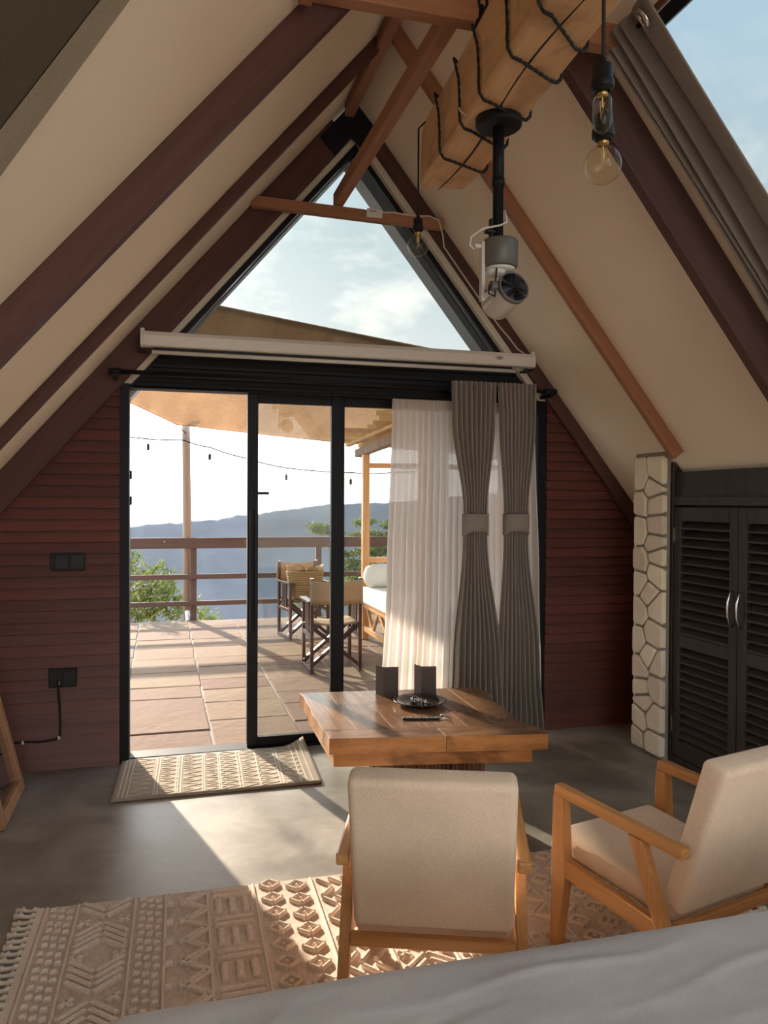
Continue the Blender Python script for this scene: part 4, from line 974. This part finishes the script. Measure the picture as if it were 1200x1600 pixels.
# ------------------------------------------------------------------ armchairs (local: faces +Y)
def rounded(fn_box, name, mat, parent, bevel, seg=4, **kw):
    o = build(fn_box, name, mat, parent, smooth=True, **kw)
    md = o.modifiers.new('bevel', 'BEVEL'); md.width = bevel*K; md.segments = seg; md.limit_method = 'ANGLE'; md.angle_limit = math.radians(35)
    return o
def armchair(label):
    o = empty('armchair', (0, 0, 0), label=label, cat='armchair', group='oak and linen armchairs')
    W = .247; hw_ = .0185
    for sx in (-1, 1):
        x = sx*W
        # arm: slopes slightly down to the back
        build(MB().hexa([(x-hw_,-.265,.488),(x+hw_,-.265,.488),(x+hw_,.262,.508),(x-hw_,.262,.508),(x-hw_,-.265,.520),(x+hw_,-.265,.520),(x+hw_,.255,.545),(x-hw_,.255,.545)]), 'armrest', 'teak', o, bevel=.006)
        # front leg: widest at the seat rail, tapering to floor and arm
        fl = [(.272, 0), (.238, 0), (.205, .235), (.205, .315), (.218, .509), (.262, .509), (.268, .30)]
        build(MB().prism([(x-hw_, y, z) for y, z in fl][::-1], (2*hw_, 0, 0)), 'front_leg', 'teak_z', o, bevel=.004)
        rl = [(-.318, 0), (-.282, 0), (-.062, .493), (-.115, .491)]
        build(MB().prism([(x-hw_+.002, y, z) for y, z in rl], (2*hw_-.004, 0, 0)), 'rear_leg', 'teak_z', o, bevel=.004)
        build(MB().hexa([(x-hw_+.004,-.205,.215),(x+hw_-.004,-.205,.215),(x+hw_-.004,.225,.245),(x-hw_+.004,.225,.245),(x-hw_+.004,-.18,.272),(x+hw_-.004,-.18,.272),(x+hw_-.004,.225,.308),(x-hw_+.004,.225,.308)]), 'side_rail', 'teak', o, bevel=.004)
        build(MB().lathe([(0, 0), (.006, 0), (.006, .003), (0, .003)], 10, (x+sx*(hw_), -.235, .504), Matrix.Rotation(sx*math.pi/2, 3, 'Y')), 'bolt', 'chrome', o)
    build(MB().box(-W+hw_, W-hw_, .215, .245, .235, .285), 'front_rail', 'teak_x', o, bevel=.004)
    build(MB().hexa([(-W+hw_,-.225,.245),(W-hw_,-.225,.245),(W-hw_,-.200,.245),(-W+hw_,-.200,.245),(-W+hw_,-.235,.285),(W-hw_,-.235,.285),(W-hw_,-.21,.285),(-W+hw_,-.21,.285)]), 'rear_rail', 'teak_x', o, bevel=.003)
    c = .222
    rounded(MB().hexa([(-c,-.20,.262),(c,-.20,.262),(c,.285,.285),(-c,.285,.285),(-c,-.19,.345),(c,-.19,.345),(c,.285,.385),(-c,.285,.385)]), 'seat_cushion', 'linen', o, .028)
    rounded(MB().hexa([(-c,-.222,.296),(c,-.222,.296),(c,-.150,.315),(-c,-.150,.315),(-c*1.0,-.375,.762),(c*1.0,-.375,.762),(c*1.0,-.292,.782),(-c*1.0,-.292,.782)]), 'back_cushion', 'linen', o, .022)
    return o
ch1 = armchair('armchair in front of the table with its linen back to the camera'); ch1.location = (.80, 2.25, .012); ch1.rotation_euler = (0, 0, math.radians(-21))
ch2 = copy_tree(ch1); ch2['label'] = 'armchair on the right by the cabinet, seat and wooden arm in view'; ch2.location = (1.585, 2.19, .012); ch2.rotation_euler = (0, 0, math.radians(14))

# ------------------------------------------------------------------ rugs
rug = empty('relief_rug', (.80, 2.22, 0), math.radians(-1.2), label='large beige rug with raised geometric pile under the armchairs', cat='rug')
RW, RL = 2.5, 1.66           # length along X, depth along Y ; u from left end, v from far edge
def ruv(u, v): return V((u-RW/2, RL/2-v, 0))
def rb_(u, v): 
    p = ruv(u*RW, v*RL); p.z = .010; return p
bm_ = MB().box(-RW/2, RW/2, -RL/2, RL/2, 0, .010)
build(bm_, 'woven_base', 'rug_base', rug, bevel=.003)
pile = MB()
def bar(u, v, L, ang, wd=.020, h=.0095):
    h *= 1.5; wd *= 1.08
    p = ruv(u, v); c, s = math.cos(ang), math.sin(ang); d = V((c, s, 0)); nrm = V((-s, c, 0))
    lo = [p-d*L/2-nrm*wd/2, p+d*L/2-nrm*wd/2, p+d*L/2+nrm*wd/2, p-d*L/2+nrm*wd/2]; e = min(wd*.3, .006)
    hi = [p-d*(L/2-e)-nrm*(wd/2-e), p+d*(L/2-e)-nrm*(wd/2-e), p+d*(L/2-e)+nrm*(wd/2-e), p-d*(L/2-e)+nrm*(wd/2-e)]
    z0, z1 = .009, .010+h
    pile.raw([(q.x, q.y, z0) for q in lo]+[(q.x, q.y, z0+h*.7) for q in lo]+[(q.x, q.y, z1) for q in hi],
             [(0,1,5,4),(1,2,6,5),(2,3,7,6),(3,0,4,7),(4,5,9,8),(5,6,10,9),(6,7,11,10),(7,4,8,11),(8,9,10,11)])
def dots(u, w_):
    v = .03; i = 0
    while v < RL-.03:
        for k in range(3): bar(u+w_*(k+.5)/3+.004*(i % 2), v+k*.012, .022, .1, .014, .008)
        v += .047; i += 1
def stripe(u):
    bar(u, RL/2, RL-.02, math.pi/2, .009, .006)
    v = .012
def chev(u, w_):
    v = -.02; k = 0
    while v < RL:
        for j in range(4):
            for s in (-1, 1):
                ln = w_*.60
                vv = v+j*.036
                if .03 < vv < RL-.04: bar(u+w_*(.5+s*.25), vv+(.0), ln, s*-.75 if k % 2 else s*.75, .017, .010)
        v += .19; k += 1
        for s in (0, 1):
            if .04 < v < RL-.04:
                for a in (.8, -.8): bar(u+w_*(.12+.76*s), v-.012, .05, a, .014, .009)
        v += .035
def zig(u, w_):
    v = .03; k = 0
    while v < RL-.08:
        for j in range(2):
            bar(u+w_*.62+j*.018, v+.035+j*.006, w_*.85, .72, .013, .009); bar(u+w_*.62+j*.018, v+.085+j*.006, w_*.85, -.72, .013, .009)
        bar(u+w_*.02, v+.06, .026, .1, .02, .010)
        v += .128
def bars(u, w_):
    v = .04
    while v < RL-.2:
        for j in range(2): bar(u+w_/2, v+j*.035, w_*.92, .03, .017, .010)
        for j in range(3): bar(u+w_*(.18+.32*j), v+.115, .095, math.pi/2, .02, .010)
        v += .205
def diam(u, w_):
    v = .03; i = 0
    while v < RL-.06:
        for q in (0, 1):
            cu, cv = u+w_*(.25+.5*q), v+.03*(q)
            for s in (1, -1):
                for a in (.75, -.75): bar(cu+s*.019, cv+.018*(1 if a*s > 0 else -1), .050, a, .0125, .008)
            bar(cu, cv, .016, .75, .013, .008)
        v += .105; i += 1
def slant(u, w_):
    v = .04; k = 0
    while v < RL-.05:
        for j in range(3): bar(u+w_*(.2+.3*j), v+.02, .07, .9 if k % 2 else -.9, .014, .009)
        v += .075; k += 1
u = .03
seq = [(dots, .085), (chev, .175), (dots, .085), (zig, .125), (bars, .150), (diam, .20), (slant, .16), (chev, .175), (dots, .085), (bars, .150), (zig, .125), (diam, .20), (dots, .085), (chev, .175), (dots, .085)]
for fn, w_ in seq:
    if u+w_ > RW-.02: break
    stripe(u); fn(u+.012, w_); u += w_+.024
stripe(min(u, RW-.02))
build(pile, 'raised_pile', 'rug_pile', rug, kind='stuff')
rnd = random.Random(12)
def tassel(x, y, d):
    L = rnd.uniform(.065, .085); b = rnd.uniform(-.012, .012)
    return MB().tube([(x, y, .006), (x+d*.012, y, .009), (x+d*.02, y, .006), (x+d*L*.6, y+b*.5, .006), (x+d*L*.72, y+b, .010), (x+d*L*.8, y+b, .007), (x+d*L, y+b*1.3, .005)], [.009, .012, .0075, .007, .012, .008, .014], 7)
for e, d in ((-RW/2, -1), (RW/2, 1)):
    y = -RL/2+.015
    while y < RL/2: build(tassel(e, y, d), 'tassel', 'tassel_yarn', rug, smooth=True); y += .040
build(MB().box(-RW/2-.004, -RW/2+.022, -RL/2, RL/2, 0, .0125), 'end_binding', 'tassel_yarn', rug, bevel=.002)
build(MB().box(RW/2-.022, RW/2+.004, -RL/2, RL/2, 0, .0125), 'end_binding', 'tassel_yarn', rug, bevel=.002)

mat_ = empty('door_mat', (.30, 4.405, 0), label='flat-woven beige doormat inside the open door', cat='mat')
mc = [V((-.248, 4.085, 0)), V((.815, 4.083, 0)), V((.845, 4.73, 0)), V((-.222, 4.715, 0))]
def mq(u, v, z=.0):
    p = (mc[0]*(1-u)+mc[1]*u)*(1-v)+(mc[3]*(1-u)+mc[2]*u)*v
    curl = max(0, u-.86)/.14; p.z = .008+.010*math.sin(u*9)*.12*(1-v)+(.055*max(0, v-.80)/.2*curl**1.5)+z; p.x -= .02*curl*max(0, v-.8)/.2; return p
build(wloc(MB().grid(lambda u, v: mq(u, v), 60, 24), mat_), 'weave', 'mat_weave', mat_, smooth=True, solid=.010)
lt = MB()
def mline(u0, v0, u1, v1, wd=.010):
    a, b = mq(u0, v0, .0052), mq(u1, v1, .0052); d = (b-a); d.z = 0; nr = V((-d.y, d.x, 0)).normalized()*wd/2
    n = 6; pa = [mq(u0+(u1-u0)*i/n, v0+(v1-v0)*i/n, .0052) for i in range(n+1)]
    lt.raw([p-nr for p in pa]+[p+nr for p in pa]+[p-nr+V((0, 0, .0022)) for p in pa]+[p+nr+V((0, 0, .0022)) for p in pa],
           [(2*(n+1)+i, 2*(n+1)+i+1, 3*(n+1)+i+1, 3*(n+1)+i) for i in range(n)]+[(i, i+1, 2*(n+1)+i+1, 2*(n+1)+i) for i in range(n)]+[(3*(n+1)+i, 3*(n+1)+i+1, (n+1)+i+1, (n+1)+i) for i in range(n)])
rnd = random.Random(8)
for u in (.03, .05, .07, .19, .205, .29, .30, .315, .42, .43, .50, .51, .60, .615, .70, .80, .815, .90, .93, .96): mline(u, .03, u, .97, .007)
for u0 in (.08, .215, .325, .44, .52, .625, .71, .83):
    w_ = .09; v = .05
    while v < .93:
        s = rnd.choice((0, 1))
        mline(u0, v, u0+w_, v+.05, .007); mline(u0+w_, v+.05, u0, v+.10, .007)
        if s: mline(u0, v+.05, u0+w_, v+.05, .006)
        v += .105
build(wloc(lt, mat_), 'light_pattern', 'mat_light', mat_, kind='stuff')

# ------------------------------------------------------------------ bed
bed = empty('bed', (.95, .25, 0), label='bed with a plain grey-white cover in the foreground', cat='bed')
BX0, BX1, BY0, BY1, BZ = -.13, 2.05, -1.0, 1.48, .615
R_ = .10
def pf(s, a0, a1):           # profile: flat top, rounded shoulder, vertical side
    if s < 0: q = -s; sgn = -1; e = a0
    elif s > a1-a0: q = s-(a1-a0); sgn = 1; e = a1
    else: return a0+s, 0
    th = min(q/R_, math.pi/2); ex = R_*math.sin(th); dz = R_*(1-math.cos(th))+max(0, q-R_*math.pi/2)
    return e+sgn*ex, dz
def cover(u, v):
    Lx, Ly = BX1-BX0-2*R_, BY1-BY0-2*R_; e = .50
    x, dx = pf(-e+(Lx+2*e)*u, BX0+R_, BX1-R_); y, dy = pf(-e+(Ly+2*e)*v, BY0+R_, BY1-R_)
    cor = min(dx, R_)*min(dy, R_)/(R_*R_)
    cx_, cy_ = (BX0+BX1)/2, (BY0+BY1)/2
    x += -(x-cx_)/abs(x-cx_)*.03*cor if abs(x-cx_) > .1 else 0; y += -(y-cy_)/abs(y-cy_)*.03*cor if abs(y-cy_) > .1 else 0
    dz = (dx**3+dy**3)**(1/3)
    z = BZ-min(dz, .56)
    w_ = 0
    for (ax_, ay_, bx_, by_, amp, sg) in ((.35, 1.30, 1.05, 1.36, .011, .018), (.25, 1.22, .62, 1.27, -.008, .016), (.75, 1.2, 1.5, 1.33, .008, .02), (1.0, 1.1, 1.35, 1.38, .007, .014), (.45, 1.05, 1.0, 1.12, -.009, .02), (.15, 1.1, .6, 1.14, .008, .015), (.9, 1.0, 1.6, 1.15, .008, .02), (.02, 1.2, .25, 1.38, .008, .02), (.5, .95, .8, .9, .008, .015)):
        d = V((bx_-ax_, by_-ay_)); L = d.length; d /= L; rx, ry = x-ax_, y-ay_; s = rx*d.x+ry*d.y; n_ = abs(-rx*d.y+ry*d.x+.012*math.sin(s*14))*1.7
        fall = max(0, 1-abs(s-L/2)/(L*.6)); w_ += .6*amp*math.exp(-(n_/sg)**2)*fall
    w_ += noise.noise(V((x*1.7, y*2.4, .3)))*.006+noise.noise(V((x*2.5-y*3, y*14-x*2, 1.7)))*.0028+noise.noise(V((x*9, y*34-x*7, 4)))*.0014
    top = max(0, 1-dz/.08)
    z += w_*top; 
    if dx > .08: x += .012*math.sin(y*26+noise.noise(V((y*3, z, 0)))*3)*min(1, (dx-.08)*4)
    if dy > .08: y += .004*math.sin(x*24+noise.noise(V((x*3, z, 0)))*3)*min(1, (dy-.08)*4)
    return V((x, y, z))
build(wloc(MB().grid(cover, 300, 300), bed), 'bedspread', 'sheet', bed, smooth=True)
build(wloc(MB().box(BX0+.05, BX1-.05, BY0+.05, BY1-.05, .30, .54), bed), 'mattress', 'cushion_white', bed, bevel=.03)
build(wloc(MB().box(BX0+.06, BX1-.06, BY0+.06, BY1-.06, .06, .30), bed), 'bed_base', 'rafter_wood', bed, bevel=.004)
for x in (BX0+.1, BX1-.16):
    for y in (BY0+.1, BY1-.16): build(wloc(MB().box(x, x+.06, y, y+.06, 0, .06), bed), 'leg', 'rafter_wood', bed)

# ------------------------------------------------------------------ to metres
seen = set()
for o in scene.objects:
    if o.type not in ('MESH', 'EMPTY'): continue
    o.location = o.location*K
    if o.type == 'MESH' and o.data.name not in seen:
        seen.add(o.data.name); o.data.transform(Matrix.Scale(K, 4)); o.data.update()
